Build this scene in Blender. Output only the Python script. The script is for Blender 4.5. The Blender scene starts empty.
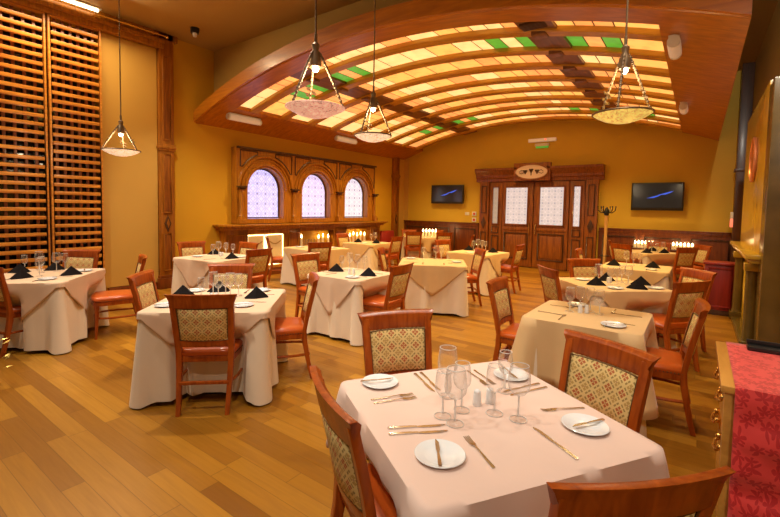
import bpy, bmesh, math, random
from math import sin, cos, pi, radians, sqrt, hypot, atan2
from mathutils import Vector, Matrix
random.seed(7)
SC = bpy.context.scene
COL = SC.collection

# ------------------------------------------------------------------ materials
def nt(name):
    m = bpy.data.materials.new(name); m.use_nodes = True
    n = m.node_tree; b = n.nodes['Principled BSDF']
    return m, n, b
def N(n, t, **k):
    x = n.nodes.new(t)
    for a, v in k.items():
        if a.startswith('i_'):
            x.inputs[a[2:].replace('_', ' ')].default_value = v
        else: setattr(x, a, v)
    return x
def mathn(n, op, a, b=None, c=None):
    x = n.nodes.new('ShaderNodeMath'); x.operation = op
    for i, v in enumerate((a, b, c)):
        if v is None: continue
        if isinstance(v, (int, float)): x.inputs[i].default_value = v
        else: n.links.new(v, x.inputs[i])
    return x.outputs[0]
def mixc(n, fac, a, b):
    x = n.nodes.new('ShaderNodeMix'); x.data_type = 'RGBA'
    for i, v in ((0, fac), (6, a), (7, b)):
        if isinstance(v, (int, float)): x.inputs[i].default_value = v
        elif isinstance(v, tuple): x.inputs[i].default_value = (*v[:3], 1)
        else: n.links.new(v, x.inputs[i])
    return x.outputs[2]
def plain(name, col, rough=.5, metal=0, var=.12, scale=6, bump=0, spec=None, coat=0, emit=None, es=0, sheen=0):
    m, n, b = nt(name)
    tc = N(n, 'ShaderNodeTexCoord'); no = N(n, 'ShaderNodeTexNoise'); no.inputs['Scale'].default_value = scale
    no.inputs['Detail'].default_value = 4
    n.links.new(tc.outputs['Object'], no.inputs['Vector'])
    dk = tuple(c * (1 - var) for c in col); lt = tuple(min(1, c * (1 + var)) for c in col)
    c = mixc(n, no.outputs[0], dk, lt); n.links.new(c, b.inputs['Base Color'])
    b.inputs['Roughness'].default_value = rough; b.inputs['Metallic'].default_value = metal
    if spec is not None: b.inputs['Specular IOR Level'].default_value = spec
    if coat: b.inputs['Coat Weight'].default_value = coat; b.inputs['Coat Roughness'].default_value = .15
    if sheen: b.inputs['Sheen Weight'].default_value = sheen
    if emit: b.inputs['Emission Color'].default_value = (*emit, 1); b.inputs['Emission Strength'].default_value = es
    if bump:
        bp = N(n, 'ShaderNodeBump'); bp.inputs['Strength'].default_value = bump; bp.inputs['Distance'].default_value = .01
        n.links.new(no.outputs[0], bp.inputs['Height']); n.links.new(bp.outputs[0], b.inputs['Normal'])
    return m
def wood(name, dark, light, rough=.35, axis=2, scale=5, coat=.3):
    m, n, b = nt(name)
    tc = N(n, 'ShaderNodeTexCoord'); mp = N(n, 'ShaderNodeMapping')
    s = [scale * 5] * 3; s[axis] = scale * .5; mp.inputs['Scale'].default_value = s
    n.links.new(tc.outputs['Object'], mp.inputs[0])
    no = N(n, 'ShaderNodeTexNoise'); no.inputs['Scale'].default_value = 1; no.inputs['Detail'].default_value = 6; no.inputs['Distortion'].default_value = .6
    n.links.new(mp.outputs[0], no.inputs['Vector'])
    r = N(n, 'ShaderNodeValToRGB'); r.color_ramp.elements[0].position = .3; r.color_ramp.elements[1].position = .7
    r.color_ramp.elements[0].color = (*dark, 1); r.color_ramp.elements[1].color = (*light, 1)
    n.links.new(no.outputs[0], r.inputs[0]); n.links.new(r.outputs[0], b.inputs['Base Color'])
    b.inputs['Roughness'].default_value = rough; b.inputs['Coat Weight'].default_value = coat; b.inputs['Coat Roughness'].default_value = .2
    return m

M = {}
M['chairwood'] = wood('chair_mahogany', (.22, .034, .003), (.42, .088, .008), .3, 2, 6, .08)
M['chairwood'].node_tree.nodes['Principled BSDF'].inputs['Specular IOR Level'].default_value = .35
M['archwood'] = wood('arch_oak', (.26, .085, .004), (.50, .19, .010), .38, 2, 5)
M['doorwood'] = wood('door_walnut', (.15, .034, .003), (.33, .095, .007), .38, 2, 5)
M['wainwood'] = wood('wainscot_mahogany', (.11, .020, .002), (.22, .050, .004), .38, 2, 4)
M['vaultwood'] = wood('vault_cherry', (.33, .095, .003), (.54, .185, .006), .38, 0, 3)
M['ribwood'] = wood('vault_rib_oak', (.44, .20, .008), (.64, .32, .018), .4, 0, 3)
M['spinewood'] = wood('vault_spine_walnut', (.13, .045, .010), (.23, .085, .018), .4, 1, 3)
M['blindwood'] = wood('blind_slats', (.46, .14, .012), (.84, .36, .05), .35, 1, 5)
M['blindbar'] = wood('blind_bars', (.15, .035, .008), (.27, .075, .016), .45, 2, 4)
M['pillarwood'] = wood('pillar_wood', (.22, .065, .004), (.42, .14, .009), .38, 2, 4)
M['lightoak'] = wood('sideboard_oak', (.44, .19, .03), (.62, .30, .055), .35, 1, 4)
M['standwood'] = wood('coat_stand_beech', (.55, .28, .07), (.68, .38, .11), .4, 2, 4)
M['darkline'] = wood('dark_moulding', (.05, .016, .005), (.09, .03, .009), .4, 2, 4)
M['leather'] = plain('orange_red_leather', (.46, .078, .007), .33, var=.15, scale=9, bump=.15, coat=.2)
M['nail'] = plain('antique_nails', (.16, .09, .04), .35, .8)
M['cloth'] = plain('pink_beige_cloth', (.74, .55, .47), .75, var=.05, scale=5, bump=.35, sheen=.15)
M['cloth2'] = plain('golden_lit_beige_cloth', (.66, .43, .20), .75, var=.07, scale=5, bump=.4, sheen=.15)  # beige top cloth with the golden room light put into its colour
M['cloth3'] = plain('warm_beige_cloth', (.69, .485, .325), .75, var=.07, scale=5, bump=.4, sheen=.15)
M['under'] = plain('white_undercloth', (.77, .63, .46), .78, var=.05, scale=4, bump=.35, sheen=.15)
M['napkin'] = plain('black_napkin', (.010, .007, .007), .8, var=.2, scale=20, bump=.2, spec=.12)
M['china'] = plain('white_china', (.80, .82, .84), .15, var=.02, coat=.4)
M['steel'] = plain('polished_cutlery', (.60, .57, .53), .24, 1, var=.05)
M['brass'] = plain('brass', (.75, .46, .13), .25, 1, var=.1)
M['bronze'] = plain('aged_nickel', (.20, .13, .07), .5, .7, var=.2, scale=20)
M['black'] = plain('black_plastic', (.015, .013, .012), .35, var=.1)
M['white'] = plain('white_plastic', (.75, .72, .66), .4, var=.03)
M['red'] = plain('red_plastic', (.55, .03, .02), .4, var=.05)
M['ochre'] = plain('ochre_plaster', (.62, .33, .010), .7, var=.07, scale=1.3, bump=.05)
M['ochreback'] = plain('ochre_plaster_back', (.64, .40, .03), .7, var=.06, scale=1.1, bump=.05)
M['cream'] = plain('cream_plaster', (.60, .34, .06), .7, var=.05, scale=1.5)
M['ceil'] = plain('olive_ceiling', (.43, .26, .065), .75, var=.04, scale=1)
M['bulk'] = plain('olive_bulkhead', (.42, .25, .045), .75, var=.04, scale=1)
M['stone'] = plain('gold_marble', (.54, .32, .03), .22, var=.4, scale=5, coat=.3)
M['darkstone'] = plain('dark_marble', (.13, .08, .018), .25, var=.5, scale=4, coat=.3)
M['copper'] = plain('copper_glow', (.75, .28, .12), .3, .6, var=.1)
M['night'] = plain('night_glass', (.010, .006, .005), .08, var=.3)
M['gold'] = plain('gilt_leaf', (.62, .42, .10), .35, .7, var=.3, scale=30)
M['redwood'] = wood('red_cabinet', (.17, .004, .001), (.27, .010, .002), .5, 2, 3)
M['redsofa'] = plain('red_leatherette', (.40, .035, .022), .45, var=.1)
M['screenblue'] = plain('tv_screen', (.030, .034, .060), .12, var=.3, scale=2, coat=.3)
M['bluelit'] = plain('screen_blue', (.02, .05, .3), .3, emit=(.05, .12, .75), es=.8)
M['greenlit'] = plain('exit_green', (.05, .4, .05), .4, emit=(.14, .42, .05), es=.45)
M['tubelit'] = plain('tube_diffuser', (.8, .72, .62), .35, emit=(1, .8, .55), es=.12)
M['redlit'] = plain('red_lamp', (.8, .1, .05), .35, emit=(1, .25, .12), es=.8)
M['flame'] = plain('candle_flame', (1, .8, .4), .5, emit=(1, .72, .34), es=22)
M['wax'] = plain('candle_wax', (.85, .68, .42), .5, emit=(1, .60, .22), es=.28)
M['litpanel'] = plain('backlit_alabaster', (.60, .42, .18), .5, var=.25, scale=9, emit=(1, .58, .20), es=.24)
M['litedge'] = plain('light_strip', (1, .8, .5), .5, emit=(1, .74, .36), es=4)
M['bulb'] = plain('halogen_bulb', (1, .9, .7), .3, emit=(1, .86, .62), es=30)
M['striplit'] = plain('cove_tube', (1, .9, .7), .3, emit=(1, .80, .48), es=6)

def emissive(name, col, st, scale=7, var=.22):
    m, n, b = nt(name)
    tc = N(n, 'ShaderNodeTexCoord'); no = N(n, 'ShaderNodeTexNoise'); no.inputs['Scale'].default_value = scale; no.inputs['Detail'].default_value = 5
    n.links.new(tc.outputs['Object'], no.inputs['Vector'])
    c = mixc(n, no.outputs[0], tuple(x * (1 - var * 2) for x in col), tuple(x * (1 + var) for x in col))
    n.links.new(c, b.inputs['Emission Color']); b.inputs['Emission Strength'].default_value = st
    n.links.new(c, b.inputs['Base Color']); b.inputs['Roughness'].default_value = .3
    return m
M['amber'] = emissive('amber_glass', (.95, .52, .12), .95)
M['cream_glass'] = emissive('cream_glass', (1, .68, .26), 1.0)
M['peach'] = emissive('peach_glass', (.95, .42, .11), .85)
M['greenglass'] = emissive('green_glass', (.10, .45, .04), .7)
M['lead'] = plain('lead_came', (.10, .045, .015), .5)

def bowlmat(name, col, st):
    m, n, b = nt(name)
    tc = N(n, 'ShaderNodeTexCoord'); no = N(n, 'ShaderNodeTexNoise'); no.inputs['Scale'].default_value = 34; no.inputs['Detail'].default_value = 5
    no.inputs['Distortion'].default_value = 1.5
    n.links.new(tc.outputs['Object'], no.inputs['Vector'])
    rr_ = N(n, 'ShaderNodeValToRGB'); rr_.color_ramp.elements[0].position = .36; rr_.color_ramp.elements[1].position = .64; n.links.new(no.outputs[0], rr_.inputs[0])
    c = mixc(n, rr_.outputs[0], tuple(x * .5 for x in col), tuple(min(1, x * 1.2) for x in col))
    n.links.new(c, b.inputs['Base Color']); n.links.new(c, b.inputs['Emission Color']); b.inputs['Emission Strength'].default_value = st
    b.inputs['Roughness'].default_value = .3
    return m
M['bowl_amber'] = bowlmat('alabaster_amber', (.92, .62, .14), .62)
M['bowl_cream'] = bowlmat('alabaster_cream', (.95, .66, .42), .75)
M['bowl_pink'] = bowlmat('alabaster_pink', (.88, .47, .33), .50)

# thin clear glass
def thin_glass():
    m = bpy.data.materials.new('clear_glass'); m.use_nodes = True; n = m.node_tree; n.nodes.clear()
    out = N(n, 'ShaderNodeOutputMaterial'); mix = N(n, 'ShaderNodeMixShader'); tr = N(n, 'ShaderNodeBsdfTransparent'); gl = N(n, 'ShaderNodeBsdfGlossy')
    tr.inputs[0].default_value = (.985, .985, .98, 1); gl.inputs['Roughness'].default_value = .12
    lw = N(n, 'ShaderNodeLayerWeight'); lw.inputs[0].default_value = .35
    f = mathn(n, 'MULTIPLY_ADD', mathn(n, 'POWER', lw.outputs['Facing'], 1.4), .85, .10)
    df = N(n, 'ShaderNodeBsdfDiffuse'); df.inputs[0].default_value = (.9, .9, .9, 1); m2 = N(n, 'ShaderNodeMixShader'); m2.inputs[0].default_value = .35  # white diffuse share imitates lamp reflections along the glass edges
    n.links.new(gl.outputs[0], m2.inputs[1]); n.links.new(df.outputs[0], m2.inputs[2])
    n.links.new(f, mix.inputs[0]); n.links.new(tr.outputs[0], mix.inputs[1]); n.links.new(m2.outputs[0], mix.inputs[2]); n.links.new(mix.outputs[0], out.inputs[0])
    return m
M['glass'] = thin_glass()
def glass_edge():
    m = bpy.data.materials.new('glass_edge'); m.use_nodes = True; n = m.node_tree; n.nodes.clear()
    out = N(n, 'ShaderNodeOutputMaterial'); mix = N(n, 'ShaderNodeMixShader'); tr = N(n, 'ShaderNodeBsdfTransparent'); gl = N(n, 'ShaderNodeBsdfGlossy')
    gl.inputs['Roughness'].default_value = .35; mix.inputs[0].default_value = .85
    df = N(n, 'ShaderNodeBsdfDiffuse'); df.inputs[0].default_value = (.9, .9, .9, 1); m2 = N(n, 'ShaderNodeMixShader'); m2.inputs[0].default_value = .5  # white diffuse paints bright highlights onto rims and stems
    n.links.new(gl.outputs[0], m2.inputs[1]); n.links.new(df.outputs[0], m2.inputs[2])
    n.links.new(tr.outputs[0], mix.inputs[1]); n.links.new(m2.outputs[0], mix.inputs[2]); n.links.new(mix.outputs[0], out.inputs[0])
    return m
M['glass_edge'] = glass_edge()
def glass_foot():
    m = bpy.data.materials.new('glass_foot'); m.use_nodes = True; n = m.node_tree; n.nodes.clear()
    out = N(n, 'ShaderNodeOutputMaterial'); mix = N(n, 'ShaderNodeMixShader'); tr = N(n, 'ShaderNodeBsdfTransparent'); gl = N(n, 'ShaderNodeBsdfGlossy')
    gl.inputs['Roughness'].default_value = .15; mix.inputs[0].default_value = .10
    n.links.new(tr.outputs[0], mix.inputs[1]); n.links.new(gl.outputs[0], mix.inputs[2]); n.links.new(mix.outputs[0], out.inputs[0])
    return m
M['glass_foot'] = glass_foot()

# upholstery: diamond lattice with red and tan florets
def upholstery():
    m, n, b = nt('diamond_tapestry')
    tc = N(n, 'ShaderNodeTexCoord'); sp = N(n, 'ShaderNodeSeparateXYZ'); n.links.new(tc.outputs['Object'], sp.inputs[0])
    k = 1 / .080
    a = mathn(n, 'MULTIPLY', mathn(n, 'ADD', sp.outputs[0], sp.outputs[2]), k)
    c = mathn(n, 'MULTIPLY', mathn(n, 'SUBTRACT', sp.outputs[0], sp.outputs[2]), k)
    def cell(x): return mathn(n, 'SUBTRACT', mathn(n, 'FRACT', x), .5)
    u = cell(a); v = cell(c)
    au = mathn(n, 'ABSOLUTE', u); av = mathn(n, 'ABSOLUTE', v)
    mx = mathn(n, 'MAXIMUM', au, av)
    band = mathn(n, 'GREATER_THAN', mx, .425)
    leafy = mathn(n, 'LESS_THAN', mathn(n, 'ABSOLUTE', mathn(n, 'SUBTRACT', mathn(n, 'MINIMUM', au, av), .17)), .13)
    flo = mathn(n, 'MULTIPLY', mathn(n, 'LESS_THAN', mx, .27), mathn(n, 'GREATER_THAN', mathn(n, 'MINIMUM', au, av), .035))
    core = mathn(n, 'LESS_THAN', mx, .06)
    par = mathn(n, 'MODULO', mathn(n, 'ABSOLUTE', mathn(n, 'SUBTRACT', mathn(n, 'FLOOR', a), mathn(n, 'FLOOR', c))), 2)
    fc = mixc(n, par, (.42, .11, .03), (.46, .29, .08))
    base = mixc(n, mathn(n, 'MULTIPLY', band, leafy), (.68, .50, .20), (.30, .20, .06))
    base = mixc(n, flo, base, fc)
    base = mixc(n, core, base, (.42, .22, .10))
    n.links.new(base, b.inputs['Base Color']); b.inputs['Roughness'].default_value = .8
    return m
M['tapestry'] = upholstery()

# floor: planks parallel to the back wall
def planks():
    m, n, b = nt('oak_planks')
    tc = N(n, 'ShaderNodeTexCoord'); sp = N(n, 'ShaderNodeSeparateXYZ'); n.links.new(tc.outputs['Object'], sp.inputs[0])
    W, L = .115, 1.25
    ry = mathn(n, 'MULTIPLY', sp.outputs[1], 1 / W); row = mathn(n, 'FLOOR', ry); fy = mathn(n, 'FRACT', ry)
    wn = N(n, 'ShaderNodeTexWhiteNoise'); wn.noise_dimensions = '1D'; n.links.new(row, wn.inputs['W'])
    rx = mathn(n, 'ADD', mathn(n, 'MULTIPLY', sp.outputs[0], 1 / L), mathn(n, 'MULTIPLY', wn.outputs[0], 7.3))
    colm = mathn(n, 'FLOOR', rx); fx = mathn(n, 'FRACT', rx)
    cb = N(n, 'ShaderNodeCombineXYZ'); n.links.new(row, cb.inputs[0]); n.links.new(colm, cb.inputs[1])
    w2 = N(n, 'ShaderNodeTexWhiteNoise'); w2.noise_dimensions = '3D'; n.links.new(cb.outputs[0], w2.inputs['Vector'])
    ramp = N(n, 'ShaderNodeValToRGB'); e = ramp.color_ramp.elements
    e[0].position = 0; e[0].color = (.205, .075, .004, 1); e[1].position = 1; e[1].color = (.45, .205, .018, 1)
    x = e.new(.45); x.color = (.31, .126, .008, 1)
    n.links.new(w2.outputs[0], ramp.inputs[0])
    mp = N(n, 'ShaderNodeMapping'); mp.inputs['Scale'].default_value = (2.2, 34, 1); n.links.new(tc.outputs['Object'], mp.inputs[0])
    ad = N(n, 'ShaderNodeVectorMath'); ad.operation = 'ADD'; n.links.new(mp.outputs[0], ad.inputs[0])
    sc_ = N(n, 'ShaderNodeVectorMath'); sc_.operation = 'SCALE'; sc_.inputs[3].default_value = 30; n.links.new(w2.outputs['Color'], sc_.inputs[0]); n.links.new(sc_.outputs[0], ad.inputs[1])
    no = N(n, 'ShaderNodeTexNoise'); no.inputs['Scale'].default_value = 1; no.inputs['Detail'].default_value = 6; no.inputs['Distortion'].default_value = .8
    n.links.new(ad.outputs[0], no.inputs['Vector'])
    g = mixc(n, mathn(n, 'MULTIPLY', no.outputs[0], .55), ramp.outputs[0], (.13, .042, .002))
    ey = mathn(n, 'LESS_THAN', mathn(n, 'MINIMUM', fy, mathn(n, 'SUBTRACT', 1, fy)), .015)
    ex = mathn(n, 'LESS_THAN', mathn(n, 'MINIMUM', fx, mathn(n, 'SUBTRACT', 1, fx)), .002)
    c = mixc(n, mathn(n, 'MULTIPLY', mathn(n, 'MAXIMUM', ey, ex), .6), g, (.09, .03, .002))
    n.links.new(c, b.inputs['Base Color'])
    n.links.new(mathn(n, 'MULTIPLY_ADD', no.outputs[0], .2, .26), b.inputs['Roughness'])
    b.inputs['Specular IOR Level'].default_value = .3
    return m
M['floor'] = planks()

# red damask with darker leaf sprays
def damask():
    m, n, b = nt('red_damask')
    tc = N(n, 'ShaderNodeTexCoord'); sp = N(n, 'ShaderNodeSeparateXYZ'); n.links.new(tc.outputs['Object'], sp.inputs[0])
    cb = N(n, 'ShaderNodeCombineXYZ'); n.links.new(sp.outputs[0], cb.inputs[0])
    n.links.new(mathn(n, 'SUBTRACT', sp.outputs[1], sp.outputs[2]), cb.inputs[1])
    vo = N(n, 'ShaderNodeTexVoronoi'); vo.voronoi_dimensions = '2D'; vo.inputs['Scale'].default_value = 21; vo.inputs['Randomness'].default_value = 1
    dn = N(n, 'ShaderNodeTexNoise'); dn.inputs['Scale'].default_value = 16; n.links.new(cb.outputs[0], dn.inputs['Vector'])
    dv = N(n, 'ShaderNodeVectorMath'); dv.operation = 'MULTIPLY_ADD'; dv.inputs[1].default_value = (.05, .05, 0); n.links.new(dn.outputs['Color'], dv.inputs[0]); n.links.new(cb.outputs[0], dv.inputs[2]); cb = dv
    n.links.new(cb.outputs[0], vo.inputs['Vector'])
    d = N(n, 'ShaderNodeVectorMath'); d.operation = 'SUBTRACT'; n.links.new(cb.outputs[0], d.inputs[0]); n.links.new(vo.outputs['Position'], d.inputs[1])
    s2 = N(n, 'ShaderNodeSeparateXYZ'); n.links.new(d.outputs[0], s2.inputs[0])
    ang = mathn(n, 'ARCTAN2', s2.outputs[1], s2.outputs[0])
    s3 = N(n, 'ShaderNodeSeparateColor'); n.links.new(vo.outputs['Color'], s3.inputs[0])
    ph = mathn(n, 'MULTIPLY_ADD', s3.outputs[0], 6.28, mathn(n, 'MULTIPLY', ang, 2.5))
    rad = mathn(n, 'MULTIPLY_ADD', mathn(n, 'POWER', mathn(n, 'ABSOLUTE', mathn(n, 'COSINE', ph)), 1.0), .46, .06)
    leaf = mathn(n, 'LESS_THAN', vo.outputs['Distance'], rad)
    c = mixc(n, leaf, (.74, .050, .045), (.50, .010, .012)); n.links.new(c, b.inputs['Base Color'])
    n.links.new(mathn(n, 'MULTIPLY_ADD', leaf, .2, .4), b.inputs['Roughness']); b.inputs['Sheen Weight'].default_value = .3
    return m
M['damask'] = damask()

# etched window glass lit from outside
def etched(name, base, st, uvscale=1.0, axis='Y'):
    m, n, b = nt(name)
    tc = N(n, 'ShaderNodeTexCoord'); sp = N(n, 'ShaderNodeSeparateXYZ'); n.links.new(tc.outputs['Object'], sp.inputs[0])
    h = sp.outputs[1] if axis == 'Y' else sp.outputs[0]
    X = mathn(n, 'ABSOLUTE', h); Z = sp.outputs[2]
    k = uvscale
    fx = mathn(n, 'SUBTRACT', mathn(n, 'FRACT', mathn(n, 'MULTIPLY', X, 4.4 * k)), .5); fz = mathn(n, 'SUBTRACT', mathn(n, 'FRACT', mathn(n, 'MULTIPLY', Z, 4.4 * k)), .5)
    r = mathn(n, 'SQRT', mathn(n, 'ADD', mathn(n, 'MULTIPLY', fx, fx), mathn(n, 'MULTIPLY', fz, fz)))
    ang = mathn(n, 'ARCTAN2', fz, fx)
    pet = mathn(n, 'MULTIPLY_ADD', mathn(n, 'COSINE', mathn(n, 'MULTIPLY', ang, 4)), .09, .30)
    ring = mathn(n, 'LESS_THAN', mathn(n, 'ABSOLUTE', mathn(n, 'SUBTRACT', r, pet)), .07)
    ring2 = mathn(n, 'LESS_THAN', mathn(n, 'ABSOLUTE', mathn(n, 'SUBTRACT', r, .5)), .045)
    dot = mathn(n, 'LESS_THAN', r, .13)
    no = N(n, 'ShaderNodeTexNoise'); no.inputs['Scale'].default_value = 5; n.links.new(tc.outputs['Object'], no.inputs['Vector'])
    c = mixc(n, no.outputs[0], tuple(x * .8 for x in base), tuple(x * 1.15 for x in base))
    c = mixc(n, mathn(n, 'MULTIPLY', mathn(n, 'MAXIMUM', ring, ring2), .55), c, tuple(x * .45 for x in base))
    c = mixc(n, mathn(n, 'MULTIPLY', dot, .85), c, (.12, .10, .22))
    vo = N(n, 'ShaderNodeTexVoronoi'); vo.inputs['Scale'].default_value = 9; n.links.new(tc.outputs['Object'], vo.inputs['Vector'])
    s3 = N(n, 'ShaderNodeSeparateColor'); n.links.new(vo.outputs['Color'], s3.inputs[0])
    jewel = mathn(n, 'MULTIPLY', mathn(n, 'LESS_THAN', vo.outputs['Distance'], .22), mathn(n, 'GREATER_THAN', s3.outputs[0], .86))
    jc = mixc(n, s3.outputs[1], (1, .75, .25), (.35, 1, .9))
    c = mixc(n, mathn(n, 'MULTIPLY', jewel, .6), c, jc)
    n.links.new(c, b.inputs['Emission Color']); b.inputs['Emission Strength'].default_value = st
    b.inputs['Base Color'].default_value = (.3, .3, .35, 1); b.inputs['Roughness'].default_value = .12
    return m
M['etch_lav'] = etched('etched_glass_lavender', (.58, .54, .98), 1.15)
M['etch_lilac'] = etched('etched_glass_lilac', (.72, .60, .90), 1.1)
M['etch_white'] = etched('etched_glass_white', (.84, .76, .86), 1.0)
M['etch_door'] = etched('etched_door_glass', (.80, .68, .66), .75, 1.4, 'X')
M['etch_side'] = etched('etched_sidelight_glass', (.62, .46, .36), .42, 1.6, 'X')

# ------------------------------------------------------------------ mesh building
class G:
    def __init__(s): s.v = []; s.f = []; s.m = []
    def add(s, vs, fs, mi=0):
        o = len(s.v); s.v += [tuple(p) for p in vs]
        for f in fs: s.f.append(tuple(i + o for i in f)); s.m.append(mi)
        return s
    def box(s, x0, x1, y0, y1, z0, z1, mi=0, T=None):
        vs = [(x, y, z) for x in (x0, x1) for y in (y0, y1) for z in (z0, z1)]
        if T: vs = [T @ Vector(p) for p in vs]
        return s.add(vs, [(0, 1, 3, 2), (4, 6, 7, 5), (0, 4, 5, 1), (2, 3, 7, 6), (0, 2, 6, 4), (1, 5, 7, 3)], mi)
    def loft(s, secs, mi=0, cap=True, closed=True):
        n = len(secs[0]); vs = [p for q in secs for p in q]; fs = []
        for i in range(len(secs) - 1):
            for j in range(n if closed else n - 1):
                a = i * n + j; b = i * n + (j + 1) % n
                fs.append((a, b, b + n, a + n))
        if cap:
            fs.append(tuple(range(n))[::-1]); fs.append(tuple((len(secs) - 1) * n + j for j in range(n)))
        return s.add(vs, fs, mi)
    def tube(s, path, r, k=8, mi=0, cap=True, closed=False):
        P = [Vector(p) for p in path]; secs = []; n = len(P); up = None
        for i, p in enumerate(P):
            if closed: t = P[(i + 1) % n] - P[i - 1]
            else: t = P[min(i + 1, n - 1)] - P[max(i - 1, 0)]
            t.normalize()
            if up is None:
                up = t.orthogonal().normalized()
            up = (up - t * up.dot(t)); up = up.normalized() if up.length > 1e-6 else t.orthogonal().normalized()
            w = t.cross(up); rr = r[i] if isinstance(r, (list, tuple)) else r
            secs.append([p + up * rr * cos(2 * pi * j / k) + w * rr * sin(2 * pi * j / k) for j in range(k)])
        if closed: secs.append(secs[0]); cap = False
        return s.loft(secs, mi, cap)
    def lathe(s, prof, k=20, c=(0, 0, 0), mi=0, cap=False):
        secs = [[(c[0] + r * cos(2 * pi * j / k), c[1] + r * sin(2 * pi * j / k), c[2] + z) for j in range(k)] for r, z in prof]
        return s.loft(secs, mi, cap)
    def prism(s, poly, axis, a, b, mi=0):
        def P(u, v, w): return {'x': (w, u, v), 'y': (u, w, v), 'z': (u, v, w)}[axis]
        n = len(poly); vs = [P(u, v, a) for u, v in poly] + [P(u, v, b) for u, v in poly]
        fs = [tuple(range(n)), tuple(range(n, 2 * n))[::-1]] + [(i, (i + 1) % n, (i + 1) % n + n, i + n) for i in range(n)]
        return s.add(vs, fs, mi)
    def ball(s, c, r, k=10, mi=0, sz=1):
        return s.lathe([(max(1e-4, r * sin(pi * i / 6)), -r * sz * cos(pi * i / 6)) for i in range(7)], k, c, mi)
    def mesh(s, name, mats, bevel=0, smooth=40, T=None):
        me = bpy.data.meshes.new(name)
        me.from_pydata([tuple(p) for p in s.v], [], s.f)
        for m in (mats if isinstance(mats, (list, tuple)) else [mats]): me.materials.append(M[m])
        me.polygons.foreach_set('material_index', s.m)
        bm = bmesh.new(); bm.from_mesh(me)
        bmesh.ops.remove_doubles(bm, verts=bm.verts, dist=1e-5)
        bmesh.ops.dissolve_degenerate(bm, edges=bm.edges, dist=1e-6)
        bmesh.ops.recalc_face_normals(bm, faces=bm.faces)
        if bevel:
            ed = [e for e in bm.edges if len(e.link_faces) == 2 and e.calc_face_angle(0) > radians(35)]
            bmesh.ops.bevel(bm, geom=ed, offset=bevel, segments=2, profile=.6, affect='EDGES', clamp_overlap=True)
        bm.to_mesh(me); bm.free()
        if smooth:
            me.shade_smooth(); me.set_sharp_from_angle(angle=radians(smooth))
        return me
def obj(name, g, mats, parent=None, bevel=0, smooth=40, loc=None, rz=0):
    me = g if isinstance(g, bpy.types.Mesh) else g.mesh(name, mats, bevel, smooth)
    o = bpy.data.objects.new(name, me); COL.objects.link(o)
    if parent: o.parent = parent
    if loc is not None: o.location = loc
    if rz: o.rotation_euler = (0, 0, rz)
    return o
def tag(o, label, cat, group=None, kind=None):
    o['label'] = label; o['category'] = cat
    if group: o['group'] = group
    if kind: o['kind'] = kind
    return o
def thing(name, label, cat, loc=(0, 0, 0), rz=0, group=None, kind=None):
    o = bpy.data.objects.new(name, None); COL.objects.link(o); o.location = loc; o.rotation_euler = (0, 0, rz); o.empty_display_size = .1
    return tag(o, label, cat, group, kind)
def dup(root, loc, rz, label, group=None):
    r = root.copy(); COL.objects.link(r); r.location = loc; r.rotation_euler = (0, 0, rz); r['label'] = label
    if group: r['group'] = group
    for ch in list(root.children):
        c = ch.copy(); COL.objects.link(c); c.parent = r
        for g in ch.children:
            d = g.copy(); COL.objects.link(d); d.parent = c
    return r
def struct(name, g, mats, label, cat, bevel=0, parent=None):
    o = obj(name, g, mats, parent, bevel)
    return tag(o, label, cat, None, 'structure')

# ------------------------------------------------------------------ camera
F, CY, YAW, PITCH, ROLL, HC = 428.34, 231.22, .62452, .054324, .019185, 1.6
fw0 = Vector((-sin(YAW), cos(YAW), 0)); rt0 = Vector((cos(YAW), sin(YAW), 0)); up0 = Vector((0, 0, 1))
fw = fw0 * cos(PITCH) - up0 * sin(PITCH); u2 = up0 * cos(PITCH) + fw0 * sin(PITCH)
rt = rt0 * cos(ROLL) + u2 * sin(ROLL); u3 = u2 * cos(ROLL) - rt0 * sin(ROLL)
cam = bpy.data.cameras.new('camera'); co = bpy.data.objects.new('camera', cam); COL.objects.link(co)
co.matrix_world = Matrix(((rt.x, u3.x, -fw.x, 0), (rt.y, u3.y, -fw.y, 0), (rt.z, u3.z, -fw.z, HC), (0, 0, 0, 1)))
cam.sensor_fit = 'HORIZONTAL'; cam.sensor_width = 36; cam.lens = F * 36 / 780
cam.shift_y = (CY - 258.5) / 780; cam.clip_start = .05; cam.clip_end = 100
SC.camera = co

# ------------------------------------------------------------------ room shell
XL, XR, YB, ZC = -8.2, .78, 12.1, 4.72
YF = -3.0
struct('floor', G().box(XL - .3, 3.2, YF, YB + .3, -.1, 0), 'floor', 'varnished oak plank floor of the dining room', 'floor')
struct('ceiling', G().box(XL - .3, 3.2, YF, YB + .3, ZC, ZC + .1), 'ceil', 'plain olive brown ceiling above the blinds and bulkhead', 'ceiling')
g = G().box(XL - .3, XL, 3.04, YB, 0, ZC).box(XL - .3, XL, YF, -1.0, 0, ZC).box(XL - .3, XL, -1.0, 3.04, 4.45, ZC)
struct('wall_left', g, 'ochre', 'ochre plaster wall carrying the three arched windows', 'wall')
struct('wall_back', G().box(XL - .3, XR + .3, YB, YB + .3, 0, ZC), 'ochreback', 'ochre plaster back wall with the double doors and televisions', 'wall')
struct('wall_right', G().box(XR, XR + .3, 3.2, YB, 0, ZC).box(XR + 1.2, XR + 1.5, YF, 3.2, 0, ZC).box(XR, XR + 1.2, 3.0, 3.2, 0, ZC), 'cream', 'beige wall beside the stone chimney breast', 'wall')
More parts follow.
